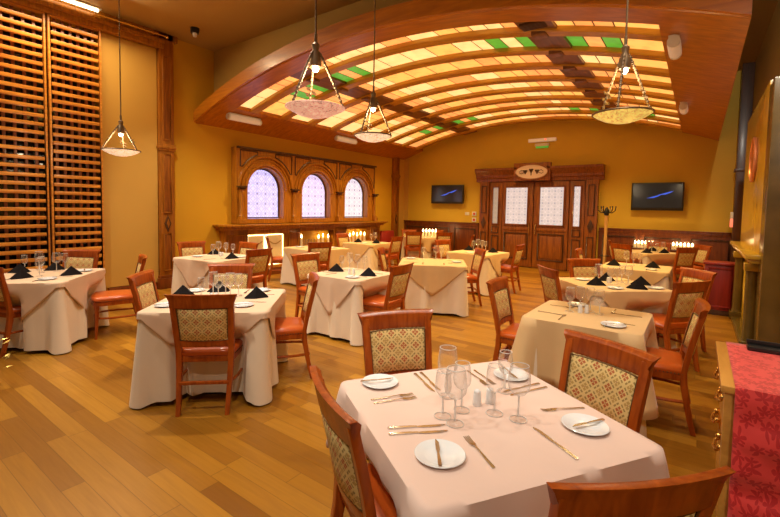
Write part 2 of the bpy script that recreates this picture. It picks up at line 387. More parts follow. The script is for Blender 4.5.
# cream plaster bay between blind and pillar
struct('trim_1', G().box(XL, XL + .03, 3.035, 3.94, .14, 4.4), 'cream', 'pale cream plaster bay between slatted blind and wood pillar', 'wall panel')
struct('baseboard_left', G().box(XL, XL + .05, 3.1, 3.92, 0, .13).box(XL, XL + .04, 4.24, 5.2, 0, .13), 'wainwood', 'dark wood skirting along the window wall', 'skirting', .008)
# cornice over the blind
g = G().box(XL, XL + .16, -1.0, 4.02, 4.42, 4.5).box(XL, XL + .2, -1.0, 4.02, 4.5, 4.56).box(XL, XL + .1, -1.0, 4.3, 4.6, ZC)
struct('trim_2', g, 'archwood', 'long wooden cornice running above the slatted blinds', 'cornice', .008)
# window behind the blind
g = G().box(XL - .28, XL - .25, -1.0, 3.03, 0, 4.45)
struct('window_4', g, 'night', 'dark night window behind the wooden slatted blinds', 'window')

# ---- pillars (structure): shaft + panels
def pillar(name, y0, y1, x0, x1, z1, label, rich=True):
    t = thing(name, label, 'pillar', (0, 0, 0), 0, None, 'structure')
    g = G().box(x0, x1, y0, y1, .0, z1)
    obj('shaft', g, 'pillarwood', t, .008)
    obj('plinth', G().box(x0, x1 + .035, y0 - .035, y1 + .035, 0, .2).box(x0, x1 + .02, y0 - .02, y1 + .02, .2, .25), 'wainwood', t, .008)
    obj('band', G().box(x0, x1 + .03, y0 - .03, y1 + .03, 2.62, 2.66).box(x0, x1 + .018, y0 - .018, y1 + .018, 2.58, 2.7), 'pillarwood', t, .006)
    if rich:
        ym = (y0 + y1) / 2; w = (y1 - y0) * .22
        for a, b in ((.36, 1.02), (1.45, 2.5), (2.8, 4.3)):
            g = G().box(x1, x1 + .012, ym - w, ym + w, a, b)
            p = obj('panel', g, 'doorwood', t, .004)
            obj('panel_moulding', frame_yz(x1, x1 + .02, ym - w - .02, ym + w + .02, a - .02, b + .02, .018), 'pillarwood', p, .003)
        dm = [(ym, 1.07), (ym + w * 1.05, 1.23), (ym, 1.39), (ym - w * 1.05, 1.23)]
        d = obj('diamond', G().prism(dm, 'x', x1, x1 + .018), 'darkline', t, .004)
        obj('diamond_boss', G().prism([(ym, 1.14), (ym + w * .5, 1.23), (ym, 1.32), (ym - w * .5, 1.23)], 'x', x1 + .018, x1 + .03), 'pillarwood', d, .004)
    return t
def frame_yz(x0, x1, y0, y1, z0, z1, w):
    return G().box(x0, x1, y0, y0 + w, z0, z1).box(x0, x1, y1 - w, y1, z0, z1).box(x0, x1, y0 + w, y1 - w, z0, z0 + w).box(x0, x1, y0 + w, y1 - w, z1 - w, z1)
def frame_xz(y0, y1, x0, x1, z0, z1, w):
    return G().box(x0, x0 + w, y0, y1, z0, z1).box(x1 - w, x1, y0, y1, z0, z1).box(x0 + w, x1 - w, y0, y1, z0, z0 + w).box(x0 + w, x1 - w, y0, y1, z1 - w, z1)
pillar('pillar_near', 3.95, 4.22, XL, XL + .1, ZC, 'panelled wood pillar with carved diamond beside the cream bay')
pillar('pillar_far', 11.42, 11.72, XL, XL + .1, 3.25, 'narrow wood pillar in the far left corner')
struct('trim_3', G().box(XL, XL + .05, 11.8, YB, 0, 3.3).box(XL, XL + .22, YB - .03, YB, 0, 3.3), 'cream', 'cream corner strip between far pillar and back wall', 'corner strip')
g = G().box(XR - .2, XR, 11.55, 11.8, 0, ZC).box(XR - .23, XR, 11.52, 11.83, 2.5, 2.56).box(XR - .23, XR, 11.52, 11.83, 0, .22)
struct('pillar_corner', g, 'darkline', 'dark wood pillar in the far right corner', 'pillar', .008)

# ------------------------------------------------------------------ arched windows
WX = -8.0                       # front face of the wooden surround
BAYS = (6.27, 7.85, 9.43); HW = .5; ZS, ZSP = 1.30, 1.95
def arch_pts(yc, r, z0, zs, n=18, close=True):
    p = [(yc - r, z0)] + [(yc - r * cos(pi * i / n), zs + r * sin(pi * i / n)) for i in range(n + 1)] + [(yc + r, z0)]
    return p
tw = thing('arched_window_surround', 'carved wooden surround framing three arched windows, with ledge and panelled base', 'window surround', (0, 0, 0))
# front board, built per bay strips around the arch hole
g = G()
ylo, yhi, zt = 5.53, 10.28, 2.84
edges = [ylo] + [(BAYS[i] + BAYS[i + 1]) / 2 for i in range(2)] + [yhi]
for i, yc in enumerate(BAYS):
    a, b = edges[i], edges[i + 1]
    hole = arch_pts(yc, HW, ZS, ZSP)
    outer = []
    for (y, z) in hole:
        if z <= ZSP + 1e-6: outer.append((a if y < yc else b, z))
        else:
            t = (y - (yc - HW)) / (2 * HW); outer.append((a + (b - a) * t, zt))
    outer[1] = (a, zt); outer[-2] = (b, zt)
    n = len(hole)
    for x in (XL, WX):
        g.add([(x, *p) for p in hole] + [(x, *p) for p in outer], [(k, k + 1, k + 1 + n, k + n) for k in range(n - 1)])
    g.add([(XL, *p) for p in hole] + [(WX, *p) for p in hole], [(k, k + 1, k + 1 + n, k + n) for k in range(n - 1)])
    g.add([(XL, *p) for p in outer] + [(WX, *p) for p in outer], [(k, k + 1, k + 1 + n, k + n) for k in range(n - 1)])
g.box(XL, WX, ylo, yhi, 1.2, ZS)
obj('arcade_board', g, 'archwood', tw, 0, 30)
# concentric arch mouldings, spandrels
for i, yc in enumerate(BAYS):
    for r, w, d, mt in ((.56, .028, .045, 'archwood'), (.66, .02, .03, 'archwood'), (.735, .03, .05, 'archwood')):
        secs = []
        for k in range(25):
            a = pi * k / 24
            secs.append([(WX + e * d - .003, yc - (r + q * w) * cos(a), ZSP + (r + q * w) * sin(a)) for e, q in ((0, -1), (1, -.5), (1, .5), (0, 1))])
        obj('arch_moulding', G().loft(secs), mt, tw)
    for sgn in (-1, 1):
        gg = G()
        edge = (edges[i] if sgn < 0 else edges[i + 1]); y_out = edge - sgn * .055
        arcp = []
        for k in range(9):
            a = radians(16 + 56 * k / 8); arcp.append((yc + sgn * .80 * cos(a), ZSP + .80 * sin(a)))
        arcp = [(y, z) for y, z in arcp if z < zt - .07 and sgn * (y - y_out) < 0]
        if len(arcp) > 1:
            poly = arcp + [(arcp[-1][0], zt - .06), (y_out, zt - .06), (y_out, arcp[0][1])]
            gg.tube([(WX + .006, y, z) for y, z in poly], .016, 6, closed=True)
            obj('spandrel_moulding', gg, 'darkline', tw)
# colonnettes and capitals
for yc in (5.58, 7.06, 8.64, 10.22):
    c = obj('colonnette', G().lathe([(.05, 1.34), (.058, 1.36), (.042, 1.40), (.04, 1.9), (.05, 1.93)], 12, (WX + .03, yc, 0), cap=True), 'archwood', tw)
    obj('capital', G().box(WX, WX + .13, yc - .095, yc + .095, 1.97, 2.01).box(WX, WX + .1, yc - .07, yc + .07, 1.93, 1.97), 'darkline', c, .006)
    obj('column_base', G().box(WX, WX + .12, yc - .08, yc + .08, 1.2, 1.30).box(WX, WX + .1, yc - .065, yc + .065, 1.30, 1.345), 'archwood', c, .006)
obj('top_moulding', G().box(WX - .02, WX + .035, ylo - .03, yhi + .03, zt - .035, zt + .015), 'darkline', tw, .006)
obj('side_panel', G().box(XL, WX - .01, ylo - .03, ylo, 1.2, zt), 'archwood', tw, .004)
obj('ledge', G().box(XL, WX + .2, 5.06, 10.72, 1.145, 1.185).box(XL, WX + .15, 5.1, 10.68, 1.11, 1.145).box(XL, WX + .09, 5.14, 10.64, 1.06, 1.11), 'archwood', tw, .008)
# base with three niches
NX = WX
NICHES = ((5.78, 6.86, .22, .96), (7.30, 8.50, .46, .98), (9.02, 10.14, .46, .98))
g = G(); ys = 5.22
for (a, b, z0, z1) in NICHES:
    g.box(XL, NX, ys, a, 0, 1.06); g.box(XL, NX, a, b, 0, z0); g.box(XL, NX, a, b, z1, 1.06); ys = b
g.box(XL, NX, ys, 10.56, 0, 1.06)
obj('panelled_base', g, 'archwood', tw, .004)
for (a, b) in ((5.3, 5.68), (6.95, 7.22), (8.58, 8.94), (10.2, 10.5)):
    p = obj('base_panel', G().box(NX, NX + .012, a, b, .2, .94), 'doorwood', tw, .004)
    obj('panel_moulding', frame_yz(NX, NX + .024, a - .02, b + .02, .18, .96, .022), 'archwood', p, .004)
obj('base_plinth', G().box(XL, NX + .03, 5.18, 10.6, 0, .15), 'wainwood', tw, .008)
# windows
for i, yc in enumerate(BAYS):
    t = thing('window_%d' % (i + 1), ['arched lavender etched window, nearest of the three', 'arched lilac etched window, middle of the three', 'arched pale etched window, farthest of the three'][i], 'window', (XL, yc, 1.3), 0, None, 'structure')
    pts = arch_pts(0, HW - .005, 0, ZSP - ZS)
    obj('etched_pane', G().prism(pts, 'x', .008, .02), ['etch_lav', 'etch_lilac', 'etch_white'][i], t, 0, 30)
    gg = G().tube([(.025, y, z) for y, z in arch_pts(0, HW - .02, .02, ZSP - ZS)], .018, 6, closed=True)
    obj('sash', gg, 'darkline', t)
# what stands in the niches
for a, b, lab in ((5.82, 6.28, 'left'), (6.34, 6.82, 'right')):
    t = thing('light_panel', 'glowing cream panel edged with light, %s one in the first niche' % lab, 'light panel', (XL + .1, (a + b) / 2, .23), 0, 'backlit panels in the first niche')
    w = (b - a) / 2
    obj('alabaster_sheet', G().box(-.02, .02, -w + .012, w - .012, .012, .69), 'litpanel', t, .003)
    obj('light_edge', frame_yz(-.024, .03, -w, w, 0, .70, .014), 'litedge', t, .003)
    obj('swag', G().tube([(.03, -w * .7 + w * 1.4 * k / 8, .55 - .07 * sin(pi * k / 8)) for k in range(9)], .012, 6), 'cream', t)
def candle(name, loc, h, r, label, group):
    t = thing(name, label, 'candle', loc, 0, group)
    obj('wax', G().lathe([(0.001, 0), (r, 0), (r, h - .01), (r * .85, h), (.001, h - .004)], 12), 'wax', t)
    obj('flame', G().lathe([(.001, h), (r * .6, h + .025), (r * .45, h + .055), (.001, h + .10)], 8), 'flame', t)
    return t
def glasscyl(loc, h, r, label, group):
    t = obj('candle_glass', G().lathe([(r * .6, .0), (r * .6, .012), (r * .12, .03), (r * .12, h * .45), (r * .6, h * .52), (r, h * .7), (r * .95, h)], 14), 'glass', None, loc=loc)
    return tag(t, label, 'candle glass', group)
k = 0
ORD = ['first', 'second', 'third', 'fourth', 'fifth', 'sixth', 'seventh', 'eighth', 'ninth', 'tenth', 'eleventh', 'twelfth']
for nm, ys_ in (('second', (7.42, 8.02, 8.18, 8.38)), ('third', (9.1, 9.26, 9.42, 9.58, 9.74, 9.92))):
    for q, y in enumerate(ys_):
        candle('pillar_candle', (XL + .11, y, .46),   .34 - .03 * (q % 2), .028, 'lit pillar candle, %s from the left in the %s window niche' % (ORD[q], nm), 'candles in the window niches')
for q, y in enumerate((7.50, 7.60, 7.70, 7.80, 7.91, 8.10)):
    glasscyl((XL + .12, y, .46), .3, .05, 'tall clear glass between the candles, %s from the left in the second niche' % ORD[q], 'glasses in the second niche')

# ------------------------------------------------------------------ slatted blinds
def blind(y0, y1, label):
    t = thing('slatted_blind', label, 'blind', (XL + .07, (y0 + y1) / 2, 0), 0, 'slatted wooden blinds')
    w = (y1 - y0) / 2 - .01; g = G(); z = .30
    while z < 4.36:
        g.box(-.022, .03, -w + .04, w - .04, z, z + .054); z += .128
    obj('slats', g, 'blindwood', t, .004)
    g = G(); n = 7
    for k in range(1, n): 
        y = -w + 2 * w * k / n; g.box(-.05, -.024, y - .020, y + .020, .2, 4.4)
    obj('bars', g, 'blindbar', t, .003)
    obj('frame', frame_yz(-.04, .035, -w, w, .15, 4.42, .026), 'blindwood', t, .004)
    return t
blind(2.30, 3.03, 'wooden slatted blind beside the cream bay'); blind(1.40, 2.29, 'wooden slatted blind behind the left table, crossing the frame edge')
blind(.5, 1.39, 'wooden slatted blind past the left edge of the view')
struct('window_sill', G().box(XL - .3, XL + .1, -1.0, 3.03, 0, .14), 'wainwood', 'dark wood sill under the slatted blinds', 'sill', .006)
g = G().tube([(XL + .26, y, 4.60) for y in (.8, 2.4, 4.0)], .014, 8); t = tag(obj('curtain_rod', g, 'brass'), 'thin brass rod running along the cornice above the blinds', 'rod')
obj('finial', G().ball((XL + .26, 4.02, 4.60), .032), 'brass', t)
for y in (1.5, 2.9, 3.85):
    obj('bracket', G().box(XL + .1, XL + .26, y - .01, y + .01, 4.585, 4.6), 'brass', t)
t = thing('tube_light', 'glowing ceiling tube light above the cornice at top left', 'light', (XL + .20, 2.45, ZC), 0)
obj('tube', G().tube([(0, -.6, -.045), (0, .5, -.045)], .022, 10), 'striplit', t)
obj('housing', G().box(-.045, .045, -.64, .54, -.022, 0), 'white', t, .004)
t = thing('ceiling_spotlight', 'small black spotlight on the ceiling beside the bulkhead', 'spotlight', (-7.42, 4.25, ZC), 0)
obj('base', G().lathe([(.001, -.001), (.075, -.001), (.07, -.09), (.001, -.09)], 16), 'black', t)
obj('lens', G().lathe([(.001, -.15), (.03, -.15), (.04, -.09), (.001, -.09)], 12), 'white', t)

# ------------------------------------------------------------------ vaulted stained-glass ceiling
VX, VT, VR = -3.93, 4.02, 11.6
def vz(x): return VT - VR + sqrt(VR * VR - (x - VX) ** 2)
VL, VRR, VF = -8.2, .27, 4.66
va = thing('stained_glass_vault', 'low barrel vault of backlit amber glass strips between arched wooden ribs', 'vaulted ceiling', (0, 0, 0))
def sweep(poly, x0, x1, n=40):
    g = G(); secs = []
    for i in range(n + 1):
        x = x0 + (x1 - x0) * i / n; z = vz(x); secs.append([(x, y, z + dz) for y, dz in poly])
    return g.loft(secs)
obj('fascia', sweep([(VF, .015), (VF, .24), (VF + .03, .26), (5.1, .26), (5.1, 0), (VF + .05, 0), (VF + .04, .015)], VL, VRR), 'vaultwood', va, 0, 30)
for nm, a, b in (('soffit', VL, -7.44), ('soffit', -.42, VRR)):
    obj(nm, sweep([(5.1, 0), (5.1, .22), (YB, .22), (YB, 0)], a, b, 10), 'vaultwood', va, 0, 30)
for a, b in ((-5.96, -5.56), (-1.95, -1.50)):
    obj('spine', sweep([(5.1, .035), (5.1, .22), (YB, .22), (YB, .035)], a, b, 4), 'spinewood', va, 0, 30)
P0, DP = 5.14, .775
ribs = [P0 + DP * k + DP / 2 for k in range(9)]
obj('rib', sweep([(5.06, 0), (5.06, .2), (P0 - .2, .2), (P0 - .2, 0)], -7.44, -.42), 'ribwood', va, 0, 30) if False else None
for y in ribs:
    y2 = min(y + .085, YB)
    obj('rib', sweep([(y - .085, 0), (y - .095, .015), (y - .09, .16), (y2, .16), (y2 + .005, .015), (y2, 0)], -7.44, -.42), 'ribwood', va, 0, 30)
# small carved squares where the ribs cross the spines
for y in ribs[:-1]:
    for xa in (-5.76, -1.725):
        z = vz(xa)
        obj('boss', G().box(xa - .09, xa + .09, y - .09, y + .09, z - .03, z + .04), 'spinewood', va, .01)
rnd = random.Random(3)
for k in range(9):
    ya = max(P0 + DP * k - DP / 2 + .07, 5.08); yb = P0 + DP * k + DP / 2 - .07
    mid = [-5.56, -5.36, -5.16, -4.96]; xx = -4.96
    while xx < -3.2: xx += .46; mid.append(xx)
    mid += [-2.80, -2.60, -2.38, -2.16, -1.95]
    for cuts in ([-7.44, -6.97, -6.60, -6.38, -6.17, -5.96], mid, [-1.50, -1.29, -1.08, -.87, -.42]):
        g = G(); n_ = len(cuts) - 1
        for i_, (a, b) in enumerate(zip(cuts, cuts[1:])):
            # panes counted from the spine: green, peach, green
            dl = min(abs(b + 5.96), abs(a + 5.56), abs(b + 1.95), abs(a + 1.50)); rank = round(dl / .21)
            if k in (1, 7) and rank in (0, 2): mi = 2
            elif rank in (0, 1, 2) and rnd.random() < .6: mi = 1
            else: mi = 1 if rnd.random() < .12 else (0 if rnd.random() < .5 else 3)
            q = .008
            g.add([(xv, y, vz(xv) + .07) for xv in (a + q, (a + b) / 2, b - q) for y in (ya, yb)], [(0, 1, 3, 2), (2, 3, 5, 4)], mi)
            if i_ < n_ - 1: g.add([(xv, y, vz(xv) + .07) for xv in (b - q, b + q) for y in (ya, yb)], [(0, 1, 3, 2)], 4)
        obj('glass_strip', g, ['amber', 'peach', 'greenglass', 'cream_glass', 'lead'], va, 0, 0)
obj('light_block', sweep([(5.1, .24), (5.1, .26), (YB, .26), (YB, .24)], VL, VRR), 'white', va)  # unseen sheet added to keep the glow of the panes off the ceiling
for x, y, z, sx in ((-1.72, 5.28, vz(-1.72) + .01, .12),):
    g = G().box(x - .16, x + .16, y - .09, y + .09, z, z + .03)
    for q in range(5): g.box(x - .14, x + .14, y - .075 + q * .034, y - .06 + q * .034, z - .008, z)
    obj('vent_grille', g, 'darkline', va, .003)
# bulkhead
g = G()
n = 30; pts = [(VL + (VRR - VL) * i / n) for i in range(n + 1)]
poly = [(x, vz(x) + .23) for x in pts] + [(VRR, ZC), (VL, ZC)]
struct('wall_bulkhead', G().prism(poly, 'y', 5.1, 5.25), 'bulk', 'olive bulkhead wall above the front arch of the vault', 'wall')
# tube lamps on the vault's edges
def edgelamp(x, y, ang, label, L=.36):
    z = vz(x)
    t = thing('tube_lamp', label, 'lamp', (x, y, z), 0, 'white tube lamps on the vault edges'); t.rotation_euler = (0, ang, 0)
    obj('diffuser', G().tube([(0, -L, -.075), (0, -L + .03, -.075), (0, L - .03, -.075), (0, L, -.075)], [.055, .062, .062, .055], 12), 'tubelit', t)
    obj('base', G().box(-.05, .05, -L - .01, L + .01, -.02, 0), 'white', t, .004)
    for s in (-1, 1): obj('end_cap', G().tube([(0, s * L, -.075), (0, s * (L + .03), -.075)], .06, 12), 'white', t)
edgelamp(-7.62, 5.42, .0, 'white tube lamp at the near left corner of the vault')
edgelamp(-7.6, 8.5, .0, 'white tube lamp on the vault left edge above the middle arch')
edgelamp(-.30, 5.55, 0, 'white tube lamp at the near right end of the vault strips', .2)
edgelamp(-.30, 8.8, 0, 'white tube lamp farther along the vault right edge', .2)

# ------------------------------------------------------------------ back wall: wainscot, doors, televisions
def wains(x0, x1, name, label):
    t = thing(name, label, 'wainscot', (0, 0, 0), 0, None, 'structure')
    Y = YB
    obj('boarding', G().box(x0, x1, Y - .04, Y, 0, 1.12), 'wainwood', t)
    obj('cap_rail', G().box(x0, x1, Y - .085, Y, 1.165, 1.2).box(x0, x1, Y - .06, Y, 1.09, 1.165), 'wainwood', t, .008)
    obj('skirting', G().box(x0, x1, Y - .065, Y, 0, .16), 'wainwood', t, .006)
    n = max(1, round((x1 - x0) / .95)); w = (x1 - x0) / n
    for k in range(n):
        obj('panel_moulding', frame_xz(Y - .065, Y - .04, x0 + k * w + .09, x0 + (k + 1) * w - .09, .26, 1.02, .035), 'darkline', t, .006)
wains(XL + .1, -5.4, 'wainscot_left', 'dark panelled wainscot left of the double doors')
wains(-2.08, XR - .1, 'wainscot_right', 'dark panelled wainscot right of the double doors')
DY = 12.0
dt = thing('door_1', 'carved wooden double doors with etched glass, sidelights and cornice', 'door', (0, 0, 0), 0, None, 'structure')
obj('cornice', G().prism([(YB, 2.42), (DY - .04, 2.42), (DY - .04, 2.5), (DY - .08, 2.53), (DY - .08, 2.6), (DY - .15, 2.68), (DY - .2, 2.74), (DY - .2, 2.8), (YB, 2.8)], 'x', -5.46, -2.0), 'doorwood', dt, .005)
obj('jamb_panel', G().box(-5.34, -2.12, DY + .05, YB, 0, 2.42), 'doorwood', dt)
for x0, x1 in ((-5.34, -5.06), (-2.41, -2.12)):
    p = obj('pilaster', G().box(x0, x1, DY - .04, DY + .06, 0, 2.42), 'doorwood', dt, .006)
    xm = (x0 + x1) / 2
    for a, b in ((1.5, 2.3), (.3, .95)):
        obj('pilaster_panel', frame_xz(DY - .06, DY - .04, xm - .085, xm + .085, a, b, .02), 'darkline', p, .003)
    obj('diamond', G().prism([(xm, 1.04), (xm + .08, 1.22), (xm, 1.4), (xm - .08, 1.22)], 'y', DY - .06, DY - .04), 'darkline', p, .004)
    obj('plinth', G().box(x0 - .015, x1 + .015, DY - .07, DY, 0, .2), 'doorwood', p, .006)
for x0, x1 in ((-5.04, -4.66), (-2.80, -2.43)):
    p = obj('sidelight', G().box(x0, x1, DY, DY + .06, 0, 2.4), 'doorwood', dt, .004)
    xm = (x0 + x1) / 2
    obj('sidelight_glass', G().box(-.08, .08, -.012, 0, -.52, .52), 'etch_side' if x0 < -4 else 'etch_door', p, loc=(xm, DY, 1.73))
    obj('glass_moulding', frame_xz(DY - .03, DY, xm - .11, xm + .11, 1.18, 2.28, .03), 'doorwood', p, .004)
    q = obj('square_panel', frame_xz(DY - .02, DY, xm - .11, xm + .11, .93, 1.12, .02), 'darkline', p, .003)
    obj('lower_panel', frame_xz(DY - .02, DY, xm - .11, xm + .11, .28, .86, .02), 'darkline', p, .003)
for s, (x0, x1) in ((1, (-4.64, -3.765)), (-1, (-3.735, -2.82))):
    p = obj('door_leaf', G().box(x0, x1, DY - .01, DY + .05, .02, 2.40), 'doorwood', dt, .006)
    xm = (x0 + x1) / 2 - s * .02
    obj('etched_glass', G().box(-.31, .31, -.012, 0, -.51, .51), 'etch_door', p, loc=(xm, DY - .01, 1.73))
    obj('glass_moulding', frame_xz(DY - .045, DY - .01, xm - .345, xm + .345, 1.185, 2.275, .035), 'doorwood', p, .005)
    obj('raised_panel', G().box(xm - .28, xm + .28, DY - .035, DY - .01, .3, .9), 'doorwood', p, .012)
    obj('panel_moulding', frame_xz(DY - .03, DY - .01, xm - .35, xm + .35, .23, .97, .03), 'darkline', p, .004)
    obj('mid_moulding', G().box(x0 + .05, x1 - .05, DY - .03, DY - .01, 1.04, 1.12), 'doorwood', p, .006)
    hx = -3.75 - s * .085
    obj('handle', G().tube([(hx, DY - .01, .92), (hx, DY - .07, .95), (hx, DY - .07, 1.22), (hx, DY - .01, 1.25)], .016, 8), 'brass', p)
t = thing('oval_plaque', 'cream oval plaque with carved grapes above the double doors', 'plaque', (-3.78, DY - .2, 2.66), 0)
obj('backboard', G().box(-.5, .5, 0, .14, -.24, .25), 'doorwood', t, .01)
ov = [(.43 * cos(2 * pi * i / 40), .19 * sin(2 * pi * i / 40)) for i in range(40)]
obj('oval_face', G().prism(ov, 'y', -.02, 0), 'cloth', t, .004)
obj('oval_moulding', G().tube([(x * 1.05, -.012, z * 1.08) for x, z in ov], .022, 8, closed=True), 'doorwood', t)
g = G()
for cx, cz in ((-.16, .0), (0, .03), (.16, 0)):
    for i in range(3):
        for j in range(3 - i): g.ball((cx + (j - (2 - i) / 2) * .04, -.028, cz + .03 - i * .035), .022, 8)
g.box(-.012, .012, -.03, -.018, -.10, -.02)
for s in (-1, 1):
    g.tube([(s * .2, -.026, .02), (s * .27, -.026, .05), (s * .33, -.026, .0)], .008, 5)
    g.tube([(s * .2, -.026, -.02), (s * .28, -.026, -.05), (s * .33, -.026, -.02)], .008, 5)
obj('grape_carving', g, 'darkline', t)
def tv(name, x, z, w, h, yoff, label, rz=0):
    t = thing(name, label, 'television', (x, YB - yoff, z), rz)
    obj('casing', G().box(-w / 2, w / 2, -.045, .03, -h / 2, h / 2), 'black', t, .012)
    b = .035
    s = obj('screen', G().box(-w / 2 + b, w / 2 - b, -.048, -.044, -h / 2 + b + .03, h / 2 - b), 'screenblue', t)
    def wisp(cx, cz, L, H):
        return [(cx - L, cz - H * .9), (cx - L * .2, cz - H * .1), (cx + L * .6, cz + H * .7), (cx + L, cz + H), (cx + L * .6, cz + H * .1), (cx, cz - H * .7)]
    q = w / 1.05
    obj('picture', G().prism(wisp(.17 * q, .08 * q, .16 * q, .05 * q), 'y', -.0495, -.0485).prism(wisp(-.06 * q, .0 * q, .15 * q, .045 * q), 'y', -.0495, -.0485), 'bluelit', s)
    obj('bracket', G().box(-.12, .12, .03, yoff, -.12, .12), 'black', t, .004)
    return t
tv('television', -.84, 1.99, 1.06, .66, .12, 'large black flat television on back wall right of the doors')
tv('television', -6.44, 2.06, 1.12, .58, .12, 'black flat television on back wall left of the doors')
t = thing('emergency_light', 'white tube emergency light with red lamp over the doors', 'emergency light', (-3.6, YB, 3.54), 0)
obj('body', G().box(-.37, .37, -.08, 0, -.045, .045), 'tubelit', t, .012)
obj('lamp', G().ball((.1, -.085, .01), .03), 'redlit', t)
t = thing('exit_sign', 'small green lit sign under the emergency light above the doors', 'sign', (-3.6, YB, 3.38), 0)
obj('mount', G().box(-.19, .19, -.06, 0, .0, .07), 'white', t, .006)
obj('green_face', G().box(-.17, .17, -.035, -.02, -.055, 0), 'greenlit', t, .004)
t = tag(obj('wall_switch', G().box(-.07, .07, -.015, 0, -.045, .045), 'white', None, .004, loc=(-5.80, YB, 1.47)), 'small white switch plate left of the doors', 'switch')
obj('rocker', G().box(-.03, .03, -.02, -.014, -.025, .025), 'white', t, .003)
for z, w_ in ((1.47, 'upper'), (1.29, 'lower')):
    t = thing('alarm_button', '%s white and red alarm box left of the doors' % w_, 'alarm', (-5.56, YB, z), 0, 'alarm boxes beside the doors')
    obj('plate', G().box(-.065, .065, -.03, 0, -.065, .065), 'white', t, .005)
    obj('button', G().box(-.035, .035, -.037, -.03, -.035, .035), 'red', t, .004)
# coat stand
t = thing('coat_stand', 'pale wooden coat stand with black hooks by the door pilaster', 'coat stand', (-1.86, 11.7, 0), 0)
obj('post', G().lathe([(.001, 0), (.05, 0), (.05, .06), (.038, .1), (.036, 1.55), (.04, 1.6), (.001, 1.62)], 14), 'standwood', t)
obj('collar', G().lathe([(.05, 1.52), (.055, 1.54), (.055, 1.64), (.02, 1.72), (.001, 1.72)], 12), 'black', t)
for k in range(6):
    a = 2 * pi * k / 6 + .3; c, s = cos(a), sin(a)
    obj('hook', G().tube([(.04 * c, .04 * s, 1.6), (.12 * c, .12 * s, 1.58), (.19 * c, .19 * s, 1.64), (.2 * c, .2 * s, 1.72)], .011, 6).ball((.2 * c, .2 * s, 1.73), .018, 8), 'black', t)
    if k % 2 == 0: obj('foot', G().tube([(.03 * c, .03 * s, .2), (.16 * c, .16 * s, .12), (.26 * c, .26 * s, .014)], .014, 6), 'black', t)
obj('umbrella_ring', G().tube([(.11 * cos(2 * pi * i / 20), .11 * sin(2 * pi * i / 20), .52) for i in range(20)], .009, 6, closed=True).box(-.11, .11, -.008, .008, .512, .528), 'black', t)

# ------------------------------------------------------------------ fireplace and right side
ft = thing('fireplace', 'marble chimney breast with mantel shelf and columns along the right wall', 'fireplace', (0, 0, 0))
FX = .56
obj('chimney_breast', G().box(FX, XR + .01, 6.3, 9.0, 1.15, 3.08), 'stone', ft, .006)
obj('near_pier', G().box(FX, XR + .7, 5.93, 6.3, 0, 3.02), 'darkstone', ft, .01)
obj('far_pier', G().box(FX - .02, XR, 8.7, 9.0, 0, 1.15), 'stone', ft, .008)
obj('surround', G().box(FX + .02, XR, 6.3, 6.7, 0, 1.0).box(FX + .02, XR, 8.1, 8.7, 0, 1.0).box(FX + .02, XR, 6.6, 8.1, .85, 1.0), 'stone', ft, .006)
obj('mantel_shelf', G().box(FX - .13, XR, 6.12, 9.1, 1.11, 1.16).box(FX - .09, XR, 6.16, 9.06, 1.06, 1.11), 'stone', ft, .01)
for y in (6.5, 8.4):
    c = obj('column', G().lathe([(.075, .12), (.06, .16), (.055, .9), (.065, .95)], 14, (FX - .03, y, 0)), 'darkstone', ft)
    obj('column_base', G().box(FX - .12, FX + .06, y - .1, y + .1, 0, .12), 'darkstone', c, .01)
    obj('capital', G().box(FX - .11, FX + .05, y - .09, y + .09, .95, 1.04), 'stone', c, .01)
obj('firebox', G().box(FX + .1, XR, 6.6, 8.1, 0, .85), 'black', ft)
obj('hearth', G().box(FX - .1, FX + .02, 6.1, 8.95, 0, .05), 'darkstone', ft, .006)
t = thing('wall_sconce', 'oval copper wall lamp on the chimney breast', 'sconce', (FX - .0, 7.45, 2.33), 0)
ov = [(.30 * cos(2 * pi * i / 30), .27 * sin(2 * pi * i / 30)) for i in range(30)]
obj('oval_disc', G().prism(ov, 'x', -.025, 0), 'copper', t, .004)
obj('rim', G().tube([(-.02, y * 1.04, z * 1.04) for y, z in ov], .018, 8, closed=True), 'copper', t)
t = thing('corner_lamp', 'small red and white lamp box on the corner pillar', 'lamp', (XR - .2, 11.6, 1.45), 0)
obj('body', G().box(-.05, 0, -.05, .05, -.12, .06), 'redlit', t, .01)
obj('cap', G().box(-.05, 0, -.05, .05, .06, .2), 'white', t, .01)
t = thing('red_cabinet', 'plain red wooden cabinet against the back right corner', 'cabinet', (.31, 8.55, 0), 0)
obj('body', G().box(-.21, .22, -.05, .12, .1, .79) if False else G().box(-.2, .2, -.05, .28, .08, .80), 'redwood', t, .006)
obj('top', G().box(-.225, .215, -.08, .30, .80, .835), 'redwood', t, .008)
obj('plinth', G().box(-.19, .19, -.04, .27, 0, .08), 'darkline', t, .004)
obj('front_panel', frame_xz(-.065, -.05, -.18, .18, .12, .76, .03), 'redwood', t, .005)
t = thing('red_banquette', 'low red upholstered bench by the far left pillar', 'bench', (-7.86, 10.95, 0), 0)
obj('seat', G().box(-.25, .25, -.34, .34, .3, .48), 'redsofa', t, .04)
obj('backrest', G().box(-.25, -.1, -.34, .34, .48, .88), 'redsofa', t, .04)
obj('base', G().box(-.22, .22, -.31, .31, 0, .3), 'darkline', t, .006)

